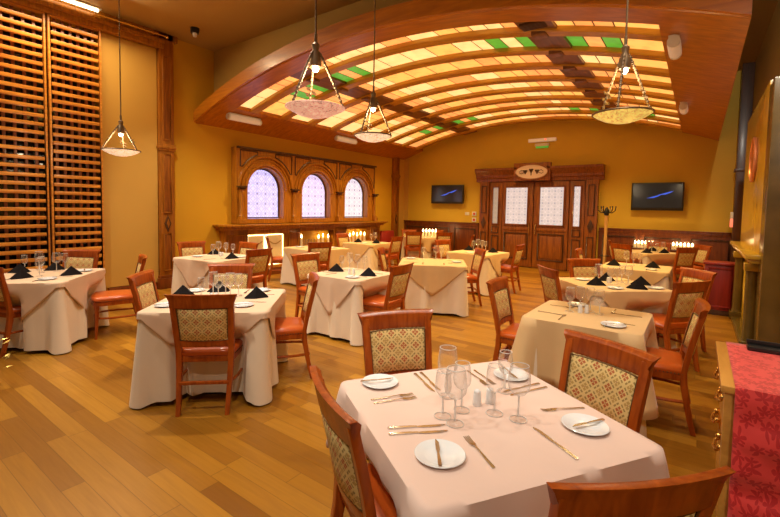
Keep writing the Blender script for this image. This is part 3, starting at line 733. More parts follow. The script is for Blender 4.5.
# near sideboard with red cloth
SX0, SX1, SY0, SY1, SZ = .105, .76, 2.2, 2.96, .90
st = thing('sideboard', 'oak sideboard with brass drawer handles at the right frame edge', 'sideboard', (0, 0, 0))
obj('carcass', G().box(SX0 + .05, SX1, SY0 + .03, SY1 - .02, .08, SZ - .03), 'lightoak', st, .004)
obj('top', G().box(SX0, SX1 + .02, SY0, SY1, SZ - .03, SZ), 'lightoak', st, .006)
obj('corner_post', G().box(SX0 + .012, SX0 + .06, SY0 + .012, SY0 + .06, 0, SZ - .03), 'lightoak', st, .006)
obj('plinth', G().box(SX0 + .04, SX1, SY0 + .05, SY1 - .04, 0, .08), 'darkline', st)
for c in range(2):
    for r_ in range(2):
        y0 = SY0 + .08 + c * .315; z0 = .66 - r_ * .26 + (.0 if r_ == 0 else .04); hh = .18 if r_ == 0 else .22
        z0 = (.665, .40, .12)[r_]; hh = (.185, .25, .26)[r_]
        d = obj('drawer', G().box(SX0 + .03, SX0 + .055, y0, y0 + .295, z0, z0 + hh), 'lightoak', st, .006)
        ym = y0 + .147; zm = z0 + hh * .6
        a_, b_, c_ = SX0 + .030, SX0 + .004, SX0 - .004
        obj('handle', G().tube([(a_, ym - .06, zm + .015), (b_, ym - .055, zm), (c_, ym, zm - .012), (b_, ym + .055, zm), (a_, ym + .06, zm + .015)], .008, 8).box(a_ - .006, a_ + .002, ym - .08, ym + .08, zm - .022, zm + .03).ball((a_ - .014, ym - .06, zm + .015), .014).ball((a_ - .014, ym + .06, zm + .015), .014), 'brass', d)
for c in range(2):
    y0 = SY0 + .08 + c * .315
    d = obj('door', G().box(SX0 + .03, SX0 + .05, y0, y0 + .295, .12, .385), 'lightoak', st, .006)
    obj('keyhole', G().lathe([(.001, 0), (.010, 0), (.010, .004), (.001, .004)], 10, (0, 0, 0)), 'brass', d).matrix_world = Matrix.Translation((SX0 + .03, y0 + (.04 if c else .255), .27)) @ Matrix.Rotation(-pi / 2, 4, 'Y')
# red damask runner: lies on the top, hangs down the near end
g = G(); rows = []
prof = [(SY1 - .01 - i * (SY1 - SY0 - .005) / 14, SZ + .004) for i in range(15)]
prof += [(SY0 - .006, SZ - .004), (SY0 - .012, SZ - .02)] + [(SY0 - .014 - .012 * sin(i * 1.9) * min(1, i / 4), SZ - .02 - i * .042) for i in range(1, 20)]
nx = 16
for i, (y, z) in enumerate(prof):
    row = []
    for j in range(nx + 1):
        x = SX0 + .045 + (SX1 - .0 - SX0 - .045) * j / nx
        dy = 0
        if i > 17: dy = -.010 * sin(i * .9 + j * .55) - .008
        row.append((x, y + dy, z))
    rows.append(row)
g.loft(rows, 0, False, False)
rn = obj('red_tablecloth', g, 'damask', None, 0, 60)
tag(rn, 'red leaf patterned cloth covering the oak sideboard and hanging down its end', 'tablecloth')
sm = rn.modifiers.new('thick', 'SOLIDIFY'); sm.thickness = .003; sm.offset = 1
t = thing('menu_holder', 'long black menu tray at the far end of the red cloth', 'menu tray', (.47, 2.86, SZ + .008), 0)
obj('tray', G().box(-.24, .28, -.035, .035, 0, .022), 'black', t, .006)
obj('lip', G().box(-.24, .28, .022, .035, .022, .045), 'black', t, .004)

# ------------------------------------------------------------------ chair
def build_chair(label, loc, rz, group):
    t = thing('dining_chair', label, 'chair', loc, rz, group)
    W = 'chairwood'
    def backy(z): return -.195 - .105 * max(0, (z - .42) / .51) ** 1.25
    def postx(z): return .192 + .02 * max(0, (z - .45) / .48)
    # seat frame and cushion
    fr = [(-.205, -.2), (-.235, .19), (-.20, .225), (0, .245), (.20, .225), (.235, .19), (.205, -.2)]
    obj('seat_frame', G().prism(fr, 'z', .385, .435), W, t, .008)
    secs = []
    for z, s, in ((.435, .985), (.452, 1.025), (.475, 1.01), (.490, .93), (.498, .75), (.501, .4)):
        secs.append([(x * s, .02 + (y - .02) * s, z) for x, y in [(-.205, -.2), (-.225, .0), (-.238, .17), (-.225, .215), (-.12, .24), (0, .247), (.12, .24), (.225, .215), (.238, .17), (.225, 0), (.205, -.2), (.1, -.2), (0, -.2), (-.1, -.2)]])
    sc = obj('seat', G().loft(secs), 'leather', t, 0, 60)
    g = G(); pth = [(-.21, -.19), (-.242, .18), (-.22, .222), (0, .252), (.22, .222), (.242, .18), (.21, -.19)]
    for (a, b), (c, d) in zip(pth, pth[1:]):
        L = hypot(c - a, d - b); n = max(2, int(L / .022))
        for k in range(n): g.ball((a + (c - a) * k / n, b + (d - b) * k / n, .441), .0055, 5)
    obj('nail_trim', g, 'nail', sc)
    # back posts running into rear legs
    for s in (-1, 1):
        secs = []
        for z in (0, .1, .22, .36, .46, .55, .66, .77, .90):
            if z < .46: x = .178 + .014 * z / .46; y = -.275 + .08 * min(1, z / .40) ** .8; w, d = .016 + .006 * z / .46, .017 + .008 * z / .46
            else: x = postx(z); y = backy(z); w, d = .022, .019
            x *= s
            secs.append([(x - w, y - d, z), (x + w, y - d, z), (x + w, y + d, z), (x - w, y + d, z)])
        obj('back_leg', G().loft(secs), W, t, .005)
    # front legs: turned at the top, slightly splayed
    for s in (-1, 1):
        secs = []
        for z, r, q in ((0, .015, .012), (.12, .017, .006), (.26, .02, 0), (.30, .026, 0), (.33, .021, 0), (.36, .027, 0), (.40, .027, 0)):
            secs.append([(s * (.198 + q) + r * cos(2 * pi * j / 10), .195 + q + r * sin(2 * pi * j / 10), z) for j in range(10)])
        obj('front_leg', G().loft(secs), W, t, 0, 50)
    # stretchers: a bowed ring joining the legs
    ring = [(-.185, -.235, .235), (-.215, -.10, .235), (-.22, .05, .235), (-.19, .16, .235), (-.11, .205, .235), (0, .215, .235), (.11, .205, .235), (.19, .16, .235), (.22, .05, .235), (.215, -.10, .235), (.185, -.235, .235)]
    obj('stretcher', G().tube(ring, .0125, 8), W, t)
    obj('rear_stretcher', G().box(-.185, .185, -.25, -.225, .225, .25), W, t, .004)
    # curved rails and panel
    def curve(u): return -.028 * (1 - u * u)          # bows backwards in the middle
    def rail(name, prof, hw):
        secs = []
        for i in range(17):
            u = -1 + i / 8
            secs.append([((hw + fl) * u, backy(z) + curve(u) + dy + .0, z) for z, dy, fl in prof])
        return obj(name, G().loft(secs), W, t, .003, 40)
    rail('top_rail', [(.828, .016, .0), (.875, .02, .003), (.915, .026, .024), (.934, .012, .038), (.934, -.016, .038), (.915, -.012, .024), (.875, -.016, .003), (.828, -.018, .0)], .222)
    rail('lower_rail', [(.515, .014, 0), (.565, .014, 0), (.565, -.014, 0), (.515, -.014, 0)], .19)
    secs = []
    zz = [.560, .575, .65, .74, .815, .830]
    for z in zz:
        edge = 0.006 if z in (zz[0], zz[-1]) else .02
        row = []
        for i in range(13):
            u = -1 + i / 6; e = edge if abs(u) < .95 else .006
            row.append((.178 * u + (0.012 * u) * (z - .56) / .27, backy(z) + curve(u) + e, z))
        for i in range(13):
            u = 1 - i / 6; e = edge if abs(u) < .95 else .006
            row.append((.178 * u + (0.012 * u) * (z - .56) / .27, backy(z) + curve(u) - e, z))
        secs.append(row)
    bp = obj('back_panel', G().loft(secs), 'tapestry', t, 0, 60)
    for sd in (1, -1):
        g = G(); per = []
        for i in range(17): per.append((-1 + i / 8, .568))
        for i in range(1, 13): per.append((1, .568 + .255 * i / 12))
        for i in range(1, 17): per.append((1 - i / 8, .823))
        for i in range(1, 12): per.append((-1, .823 - .255 * i / 12))
        g.tube([((.174 + .012 * (z - .56) / .27) * u, backy(z) + curve(u) + sd * .0145, z) for u, z in per], .0045, 5, closed=True)
        obj('nail_trim', g, 'nail', bp)
    return t
CHAIR0 = [None]
def chair(mx, my, face, label, group):
    """mx,my: centre of the top rail; face: direction in degrees the sitter looks."""
    a = radians(face); off = .30
    x = mx + cos(a) * off; y = my + sin(a) * off
    if CHAIR0[0] is None:
        CHAIR0[0] = build_chair(label, (x, y, 0), a - pi / 2, group); return CHAIR0[0]
    return dup(CHAIR0[0], (x, y, 0), a - pi / 2, label, group)

# ------------------------------------------------------------------ tables
CG = 'dining chairs'
CH = [
 ('T1', -1.06, 1.12, 60, 'dining chair at lower left of nearest table, seen from behind, partly out of frame'),
 ('T1', -1.56, 2.25, -36, 'dining chair facing us behind the left corner of the nearest table'),
 ('T1', -.35, 2.42, 245, 'dining chair with large clear diamond back, right of the nearest table'),
 ('T1', -.085, 1.235, 135, 'dining chair at the bottom edge, only its curved top rail showing'),
 ('T2', -2.97, 1.74, 133, 'dining chair seen squarely from behind in the left foreground'),
 ('T2', -4.29, 1.90, 44, 'dining chair at the left side of the left foreground table'),
 ('T2', -2.98, 2.90, 231, 'dining chair edge-on at the right of the left foreground table'),
 ('T2', -4.26, 2.86, -45, 'dining chair facing us behind the left foreground table'),
 ('T3', -5.86, 1.10, 108, 'dining chair cut by the left edge, at the table by the blind'),
 ('T3', -7.0, 2.33, -50, 'dining chair with back to the slatted blind, facing us'),
 ('T3', -5.68, 2.55, 251, 'dining chair edge-on right of the table by the blind, seat turned left'),
 ('T4', -7.35, 4.12, -8, 'dining chair against the ochre wall beside the near wood pillar'),
 ('T4', -5.45, 4.15, 184, 'dining chair right of the table beside the near wood pillar'),
 ('T4', -6.54, 4.75, -88, 'dining chair behind the glasses of the table beside the near pillar'),
 ('T5', -2.81, 4.17, 184, 'dining chair with orange seat at the right of the centre table'),
 ('T5', -4.52, 4.22, -4, 'dining chair at the left of the centre table'),
 ('T8', -5.73, 5.73, 157, 'dining chair behind the centre table, back turned to us, before the second niche'),
 ('T8', -7.47, 5.88, 52, 'dining chair edge-on before the glowing panels of the first niche'),
 ('T6', -4.22, 5.60, 28, 'narrow edge-on dining chair left of the bare-topped table'),
 ('T6', -2.98, 6.78, 222, 'dining chair right of the bare-topped table, its legs showing'),
 ('T9', -5.70, 8.22, 182, 'dining chair right of the table before the third niche'),
 ('T9', -7.32, 8.08, 2, 'dining chair by the wall, left of the table before the third niche'),
 ('T10', -6.55, 10.25, 128, 'left dining chair of the pair with backs to us at the far left table'),
 ('T10', -5.84, 10.75, 140, 'right dining chair of the pair with backs to us at the far left table'),
 ('T10', -7.38, 11.25, -40, 'left dining chair of the pair under the left television'),
 ('T10', -6.66, 11.68, -45, 'right dining chair of the pair under the left television'),
 ('T7', -4.50, 8.20, -10, 'dining chair left of the table nearest the double doors, half hidden'),
 ('T7', -2.80, 8.25, 182, 'dining chair in front of the double doors, seat turned left'),
 ('T7', -4.75, 10.3, 200, 'edge-on dining chair standing alone before the left wainscot and door pilaster'),
 ('T11', -1.55, 3.93, 2, 'dining chair left of the table just behind the nearest one'),
 ('T11', .05, 3.92, 184, 'dining chair edge-on at the right, beside the oak sideboard'),
 ('T12', -1.43, 5.18, 40, 'dining chair before the doors turned away, left of the four-napkin table'),
 ('T12', -1.30, 6.50, -45, 'dining chair facing us behind the four-napkin table'),
 ('T12', -.02, 5.15, 146, 'dining chair with dark back at the right end of the four-napkin table'),
 ('T12', .02, 6.28, 222, 'dining chair behind the dark-backed one, before the red cabinet'),
 ('T13', -1.72, 8.15, 4, 'small dining chair before the right door pilaster'),
 ('T14', -1.32, 10.2, 60, 'dining chair beside the coat stand, left of the far right table'),
 ('T14', -.15, 10.25, 137, 'dining chair with back to us, behind the red cabinet'),
 ('T14', .10, 11.3, 215, 'dining chair in the far right corner by the wainscot'),
 ('T14', -.74, 11.62, -88, 'dining chair under the right television between the two candle trays'),
 ('T14', -1.68, 11.2, 10, 'narrow dining chair right beside the pale coat stand'),
]
class Tab: pass
TABS = {}
def tdef(k, c, a, s, s2, d, top='pennant', mat='cloth2', under=True):
    t = Tab(); t.k, t.c, t.a, t.s, t.s2, t.d, t.top, t.mat, t.under = k, c, radians(a), s, s2, d, top, mat, under
    TABS[k] = t
tdef('T1', (-.72, 1.67), -33, .95, .95, 'nearest table', 'square', 'cloth', False)
tdef('T2', (-3.45, 2.21), 41, .97, .97, 'left foreground table', 'pennant', 'cloth3')
tdef('T3', (-6.09, 1.617), 48, .9, 1.05, 'table by the slatted blind', 'pennant', 'cloth3')
tdef('T4', (-6.3, 4.0), 8, .95, .95, 'table beside the wood pillar', 'pennant', 'cloth3')
tdef('T5', (-3.57, 4.15), 2, .8, .8, 'centre table', 'pennant', 'cloth3')
tdef('T6', (-3.42, 5.93), 30, 1.0, .9, 'bare-topped table behind the centre one')
tdef('T7', (-3.55, 7.95), -5, .9, .9, 'table nearest the double doors')
tdef('T8', (-6.36, 6.24), -5, 1.0, .9, 'table before the first niche')
tdef('T9', (-6.45, 8.05), 0, .85, .85, 'table before the third niche')
tdef('T10', (-6.6, 11.0), 50, 1.2, .85, 'far table below left television')
tdef('T11', (-.7, 3.79), 0, .82, .82, 'table just behind the nearest one', 'square')
tdef('T12', (-.82, 5.62), 42, .9, .9, 'four-napkin table')
tdef('T13', (-.77, 7.68), 0, .9, .9, 'second table from the coat stand')
tdef('T14', (-.85, 10.9), 45, .9, .9, 'far table below right television')

def dents(t):
    out = []
    for k, x, y, f, _ in CH:
        if k != t.k or (k == 'T1' and f == 135): continue
        dx, dy = x - t.c[0], y - t.c[1]; c_, s_ = cos(t.a), sin(t.a); a = radians(f) - t.a
        out.append((dx * c_ + dy * s_, -dx * s_ + dy * c_, cos(a), sin(a)))
    return out
def smooth(a, b, x):
    if a > b: return 1 - smooth(b, a, x)
    q = min(1, max(0, (x - a) / (b - a))); return q * q * (3 - 2 * q)
def push(P, ds):
    x, y, z = P
    for mx, my, fx, fy in ds:
        al = (x - mx) * fx + (y - my) * fy; la = abs(-(x - mx) * fy + (y - my) * fx)
        if -.25 < al < .60 and la < .40:
            m = min(.16, .59 - al) * (1 - smooth(.22, .30, la)) * smooth(.64, .52, z) if z < .64 else 0
            x += fx * m; y += fy * m
    return (x, y, z)
def w2(t, u, v): return (t.c[0] + u * cos(t.a) - v * sin(t.a), t.c[1] + u * sin(t.a) + v * cos(t.a))
def perim(hx, hy, r, n=26):
    """points round a rounded rectangle: (x, y, nx, ny, side position -1..1, corner nearness 0..1, running length)"""
    P = []
    def side(x0, y0, x1, y1, nx, ny):
        for i in range(n):
            q = i / n; x = x0 + (x1 - x0) * q; y = y0 + (y1 - y0) * q
            L = hypot(x1 - x0, y1 - y0); e = min(q, 1 - q) * L
            P.append((x, y, nx, ny, 2 * q - 1, math.exp(-(e / .06) ** 2) - .5 * math.exp(-((e - .16) / .06) ** 2)))
    def arc(cx, cy, a0):
        for i in range(5):
            a = a0 + (pi / 2) * i / 5; P.append((cx + r * cos(a), cy + r * sin(a), cos(a), sin(a), 1, 1))
    side(-hx + r, -hy, hx - r, -hy, 0, -1); arc(hx - r, -hy + r, -pi / 2)
    side(hx, -hy + r, hx, hy - r, 1, 0); arc(hx - r, hy - r, 0)
    side(hx - r, hy, -hx + r, hy, 0, 1); arc(-hx + r, hy - r, pi / 2)
    side(-hx, hy - r, -hx, -hy + r, -1, 0); arc(-hx + r, -hy + r, pi)
    return P
def cloth_geo(t, ztop, hx, hy, drop, off, flare, cflare, fold, seed, rings=10):
    ds = dents(t); rn = random.Random(seed); P = perim(hx, hy, .035); n = len(P); g = G(); secs = []
    ph = [rn.uniform(0, 6.28) for _ in range(4)]
    run = 0; runs = [0]
    for a, b in zip(P, P[1:]): run += hypot(b[0] - a[0], b[1] - a[1]); runs.append(run)
    tot = run + hypot(P[0][0] - P[-1][0], P[0][1] - P[-1][1])
    for sc in (.0, .5, .9): secs.append([(x * sc, y * sc, ztop) for x, y, *_ in P])
    secs.append([(x - nx * .012, y - ny * .012, ztop) for x, y, nx, ny, *_ in P])
    secs.append([(x - nx * .003 + nx * off, y - ny * .003 + ny * off, ztop - .004) for x, y, nx, ny, *_ in P])
    for j in range(1, rings + 1):
        q = j / rings; row = []
        for i, (x, y, nx, ny, sp, cn) in enumerate(P):
            D = drop(sp, cn); z = ztop - .008 - D * q; d = D * q
            l = 2 * pi * runs[i] / tot
            f = fold * (d / .7) * (sin(9 * l + ph[0]) + .7 * sin(17 * l + ph[1]) + .5 * sin(29 * l + ph[2])) * (1 - .6 * abs(cn))
            o = max(off, off + flare * d + cflare * cn * d + f)
            row.append(push((x + nx * o, y + ny * o, z), ds))
        secs.append(row)
    g.loft(secs, 0, False)
    return g
def build_table(t, seed):
    loc = (t.c[0], t.c[1], 0); hx, hy = t.s / 2 - .012, t.s2 / 2 - .012
    tb = thing('restaurant_table', 'wooden pedestal table under the cloths, the %s' % t.d, 'table', loc, t.a, 'restaurant tables')
    obj('tabletop', G().box(-hx, hx, -hy, hy, .715, .745), 'wainwood', tb, .006)
    obj('pedestal', G().lathe([(.045, .05), (.045, .2), (.06, .25), (.04, .4), (.045, .6), (.1, .70), (.1, .715)], 14), 'wainwood', tb)
    obj('base', G().lathe([(.001, 0), (.27, 0), (.27, .02), (.1, .06), (.045, .08)], 24), 'black', tb)
    z0 = .748
    if t.under:
        dr = lambda sp, cn: .70 + .028 * max(0, cn)
        o = obj('white_undercloth', cloth_geo(t, z0, t.s / 2, t.s2 / 2, dr, .004, .008, .075, .028, seed), 'under', None, 0, 70, loc, t.a)
        tag(o, 'floor length white undercloth on the %s' % t.d, 'tablecloth', 'white undercloths')
        z0 += .004
    if t.top == 'pennant':
        dr = lambda sp, cn: .045 + .40 * (1 - min(1, abs(sp)) ** 1.15)
        fl, cf, fo, off = .04, .09, .016, .013
    else:
        dr = (lambda sp, cn: .24 + .05 * max(0, cn)) if t.k == 'T1' else (lambda sp, cn: .48 + .05 * max(0, cn))
        fl, cf, fo, off = .03, .20, .035, .012
    o = obj('tablecloth', cloth_geo(t, z0, t.s / 2, t.s2 / 2, dr, off, fl, cf, fo, seed + 50, 8), t.mat, None, 0, 70, loc, t.a)
    lab = {'cloth': 'pink beige', 'cloth2': 'golden-lit beige', 'cloth3': 'warm beige'}[t.mat]
    tag(o, '%s tablecloth laid over the %s' % (lab, t.d), 'tablecloth', 'beige top cloths')
    sm = o.modifiers.new('thick', 'SOLIDIFY'); sm.thickness = .004; sm.offset = 1
    t.z = z0 + .004
for i, t in enumerate(TABS.values()): build_table(t, 11 + i)

# ------------------------------------------------------------------ chairs
for k, x, y, f, lab in CH: chair(x, y, f, lab, CG)

# ------------------------------------------------------------------ tableware
MESH = {}
def glass_prof(h, r):
    return [(.001, .001), (.034, .001), (.035, .003), (.012, .008), (.0045, .016), (.004, h * .40), (.006, h * .44), (r * .55, h * .485), (r * .9, h * .57), (r, h * .66), (r * .95, h * .82), (r * .80, h), (r * .78, h)]
def glass_root(h, r, label, loc, rz, group):
    p = glass_prof(h, r)
    t = thing('wine_glass', label, 'wine glass', loc, rz, group)
    def ringpts(rr, z): return [(rr * cos(2 * pi * i / 24), rr * sin(2 * pi * i / 24), z) for i in range(24)]
    obj('foot', G().lathe(p[:5], 18).tube(ringpts(.0345, .003), .0016, 5, 1, closed=True), ['glass_foot', 'glass_edge'], t); obj('stem', G().lathe(p[4:7], 10), 'glass_edge', t)
    obj('bowl', G().lathe(p[6:-1], 20).tube(ringpts(r * .80, h), .0017, 5, 1, closed=True), ['glass', 'glass_edge'], t)
    return t
GL = {}
def wglass(x, y, z, label, group, kind='w', rz=0):
    h, r = {'w': (.205, .038), 'b': (.225, .045), 's': (.19, .034)}[kind]
    if kind not in GL: GL[kind] = glass_root(h, r, label, (x, y, z), rz, group); return GL[kind]
    return dup(GL[kind], (x, y, z), rz, label, group)
def simple(kind, mk, mats, name, x, y, z, rz, label, cat, group, bev=0, smooth=50):
    if kind not in MESH: MESH[kind] = mk().mesh(kind, mats, bev, smooth)
    o = bpy.data.objects.new(name, MESH[kind]); COL.objects.link(o); o.location = (x, y, z); o.rotation_euler = (0, 0, rz)
    return tag(o, label, cat, group)
def mk_plate(): return G().lathe([(.001, .004), (.05, .004), (.056, .007), (.086, .015), (.088, .013), (.06, .002), (.05, 0), (.001, 0)], 32)
def mk_knife():
    g = G()
    g.loft([[(x, -w, .003 - d), (x, w, .003 - d), (x, w, .003 + d), (x, -w, .003 + d)] for x, w, d in ((-.115, .004, .002), (-.11, .007, .003), (-.03, .0055, .003), (.0, .004, .0022))])
    g.loft([[(x, a, .0022), (x, b, .0022), (x, b, .0034), (x, a, .0034)] for x, a, b in ((0, -.004, .004), (.02, -.008, .006), (.08, -.009, .006), (.105, -.004, .006), (.115, .002, .005))])
    return g
def mk_butter():
    g = G()
    g.loft([[(x, -w, z - d), (x, w, z - d), (x, w, z + d), (x, -w, z + d)] for x, w, d, z in ((-.085, .004, .002, .003), (-.08, .0065, .0028, .003), (-.02, .0045, .0025, .003), (.0, .0035, .002, .003))])
    g.loft([[(x, a, .0022), (x, b, .0022), (x, b, .0034), (x, a, .0034)] for x, a, b in ((0, -.0035, .0035), (.015, -.008, .006), (.06, -.008, .006), (.08, .001, .004))])
    return g
def mk_fork():
    g = G()
    g.loft([[(x, -w, z), (x, w, z), (x, w, z + .0025), (x, -w, z + .0025)] for x, w, z in ((-.10, .004, .001), (-.095, .0065, .001), (-.05, .005, .0015), (0, .0028, .005), (.03, .003, .006), (.042, .010, .003), (.052, .0115, .002))])
    for k in range(4):
        y = -.0097 + k * .0065
        g.loft([[(x, y - w, z), (x, y + w, z), (x, y + w, z + .002), (x, y - w, z + .002)] for x, w, z in ((.05, .0019, .002), (.075, .0017, .0012), (.10, .0012, .004))])
    return g
def mk_napkin():
    g = G()
    # a folded tent: two creased faces and a tucked fold behind
    A = (0, .012, .105); 
    g.add([(-.105, -.035, .001), (-.02, -.062, .001), (.105, -.03, .001), A, (.06, .075, .001), (-.06, .075, .001)], [(0, 1, 3), (1, 2, 3), (2, 4, 3), (4, 5, 3), (5, 0, 3), (0, 5, 4, 2, 1)])
    B = (.006, .03, .098)
    g.add([(-.112, .0, .001), (-.03, -.025, .001), (.112, .01, .001), B, (.05, .088, .001), (-.05, .088, .001)], [(0, 1, 3), (1, 2, 3), (2, 4, 3), (4, 5, 3), (5, 0, 3), (0, 5, 4, 2, 1)])
    return g
SH = {}
def shaker(x, y, z, label, nm):
    if 's' not in SH:
        t = thing(nm, label, 'shaker', (x, y, z), 0, 'salt and pepper shakers')
        prof = [(.001, 0), (.019, 0), (.020, .004), (.0165, .05), (.015, .056), (.001, .056)]
        obj('body', G().lathe(prof, 16), 'china', t)
        obj('cap', G().lathe([(.0155, .055), (.016, .058), (.013, .066), (.006, .070), (.001, .071)], 16), 'china', t)
        SH['s'] = t; return t
    r = dup(SH['s'], (x, y, z), 0, label); r.name = nm; return r

RTV = Vector((cos(YAW), sin(YAW)))
def px_order(t, pts): return sorted(range(len(pts)), key=lambda i: Vector(w2(t, *pts[i])).dot(RTV))
def where(t, u, v):
    """which side of its table a piece lies on, as seen in the photograph"""
    p = Vector(w2(t, u, v)) - Vector(t.c); F2 = Vector((-sin(YAW), cos(YAW)))
    # use the true line of sight to the table
    s = Vector(t.c).normalized(); r = Vector((s.y, -s.x))
    a, b = p.dot(r), p.dot(s)
    if abs(a) < .09: return 'far' if b > 0 else 'near'
    if abs(b) < .09: return 'right' if a > 0 else 'left'
    return ('far ' if b > 0 else 'near ') + ('right' if a > 0 else 'left')
USED = set()
def uniq(lab, alts):
    for l in [lab] + alts:
        if l not in USED: USED.add(l); return l
    USED.add(lab); return lab
ITEMS = {
'T2': dict(nap=[(-.37, .1), (-.12, .34), (.3, .05)], plate=[(-.36, -.28), (.26, -.28), (-.34, .35), (.28, .37)], glass=[(-.17, .0), (-.1, .1), (-.03, .02), (.0, .14), (.07, .04), (.12, .13)], salt=[(-.06, -.08), (-.02, -.07)]),
'T3': dict(nap=[(-.07, -.22), (-.33, .22), (.32, -.02), (-.05, .40)], plate=[(.23, -.33), (.33, .27), (-.28, -.38)], glass=[(-.34, .34), (-.24, .44), (.03, -.08), (-.09, .2), (.03, .27), (.06, .40)]),
'T4': dict(nap=[(-.33, .18), (.36, -.06)], plate=[(-.27, -.19), (.32, .16)], glass=[(-.13, -.01), (-.16, .13), (-.08, .21), (.03, .26)], salt=[(-.04, .06), (-.0, .07)]),
'T5': dict(nap=[(-.26, -.02), (.28, -.04)], plate=[(.22, -.27)], glass=[(-.28, .12), (-.22, .21), (-.14, .28), (-.05, .32)], salt=[(.02, -.09), (.06, -.05)]),
'T6': dict(glass=[(-.16, .34), (.05, .34), (.14, .33)], plate=[(-.37, .33), (.38, .01)]),
'T7': dict(nap=[(-.30, .15), (.25, .14)], glass=[(-.25, .25), (-.2, .34), (-.10, .34), (-.02, .34)], plate=[(.0, -.3)]),
'T8': dict(plate=[(-.3, -.2), (.25, .2)]),
'T9': dict(nap=[(-.21, -.12), (.27, -.03)], glass=[(-.08, .22), (.0, .28)], plate=[(.1, -.28)]),
'T10': dict(nap=[(.45, -.05)], glass=[(-.1, -.2), (.1, -.15)]),
'T11': dict(plate=[(.22, -.26), (-.15, .3)], salt=[(-.07, .02), (-.025, .045)], glass=[(-.15, .0), (-.09, .1), (-.01, .11), (.07, .06)]),
'T12': dict(nap=[(-.24, -.1), (.08, .2), (.1, -.33), (.33, -.08)], plate=[(-.2, .25), (-.15, -.32), (.33, -.32)], glass=[(-.14, .02), (-.04, -.06), (.07, -.02), (.17, -.08), (.2, .08)], salt=[(.0, .04), (.04, .06)]),
'T13': dict(nap=[(-.3, -.1), (.22, .03)], plate=[(.23, -.28)], glass=[(-.13, -.02), (-.05, .12), (.03, .24)]),
'T14': dict(nap=[(-.32, -.30), (.18, .12), (.08, -.32)], glass=[(-.23, -.13), (-.12, -.20), (.05, -.15), (.16, -.2)]),
}
for k, I in ITEMS.items():
    t = TABS[k]; z = t.z; a = t.a
    for kind, cat, nm in (('nap', 'napkin', 'black folded napkin'), ('plate', 'plate', 'small white side plate')):
        pts = I.get(kind, []); od = px_order(t, pts)
        for rank, i in enumerate(od):
            u, v = pts[i]; x, y = w2(t, u, v)
            n = len(pts); pos = 'alone' if n == 1 else ('%s from the left' % ORD[rank])
            lab = '%s on the %s' % (nm, t.d) if n == 1 else '%s, %s, on the %s' % (nm, pos.replace('the ', ''), t.d)
            if kind == 'nap':
                rz = atan2(y, x) - pi / 2 + pi * 0 + random.uniform(-.35, .35)
                simple('napkin', mk_napkin, 'napkin', 'folded_napkin', x, y, z, rz, lab, cat, 'black napkins', 0, 0)
            else:
                simple('plate', mk_plate, 'china', 'side_plate', x, y, z, 0, lab, cat, 'side plates')
                if k in ('T2', 'T3', 'T4', 'T5', 'T6', 'T8', 'T11', 'T12', 'T13'):
                    simple('butter', mk_butter, 'steel', 'butter_knife', x, y, z + .0145, a + random.choice((0, 1, 2, 3)) * pi / 2 + .4, 'butter knife on %s plate, %s' % ('the' if n == 1 else ORD[rank], t.d), 'knife', 'butter knives on plates')
    pts = I.get('glass', []); od = px_order(t, pts)
    for rank, i in enumerate(od):
        x, y = w2(t, *pts[i])
        wglass(x, y, z, 'wine glass, %s from left on the %s' % (ORD[rank], t.d), 'wine glasses', 'bws'[(i + len(k)) % 3] if k not in ('T11',) else 'w', random.uniform(0, 6))
    for q, (u, v) in enumerate(I.get('salt', [])):
        x, y = w2(t, u, v)
        shaker(x, y, z, '%s white shaker on the %s' % (('left', 'right')[q], t.d), ('salt_shaker', 'pepper_shaker')[q])
# cutlery beside the settings of the tables whose tops can be read
def cutl(t, u, v, deg, kind, lab):
    x, y = w2(t, u, v)
    if kind == 'k': simple('knife', mk_knife, 'steel', 'table_knife', x, y, t.z, t.a + radians(deg), lab, 'knife', 'table knives')
    else: simple('fork', mk_fork, 'steel', 'dinner_fork', x, y, t.z, t.a + radians(deg), lab, 'fork', 'dinner forks')
def setting(k, side):
    t = TABS[k]; hx, hy = t.s / 2, t.s2 / 2
    # side: 0 = -v, 1 = +u, 2 = +v, 3 = -u ; the diner looks inwards
    a = side * pi / 2; dist = hy if side in (0, 2) else hx
    out = (sin(a), -cos(a)); right = (cos(a), sin(a))
    for nm, kind, off in (('knife', 'k', .17), ('fork', 'f', -.15)):
        u = out[0] * (dist - .16) + right[0] * off; v = out[1] * (dist - .16) + right[1] * off
        deg = math.degrees(atan2(-out[1], -out[0]))
        w = where(t, out[0] * dist, out[1] * dist)
        cutl(t, u, v, deg, kind, '%s laid at the %s side of the %s' % ({'k': 'steel table knife', 'f': 'steel fork'}[kind], w, t.d))
for k, sides in (('T2', (0, 1, 2, 3)), ('T3', (0, 1)), ('T5', (0, 1, 3)), ('T11', (0, 1, 2, 3)), ('T6', (0, 1, 3)), ('T12', (0, 1)), ('T8', (0, 1)), ('T13', (0,)), ('T4', (0, 1))):
    for s in sides: setting(k, s)

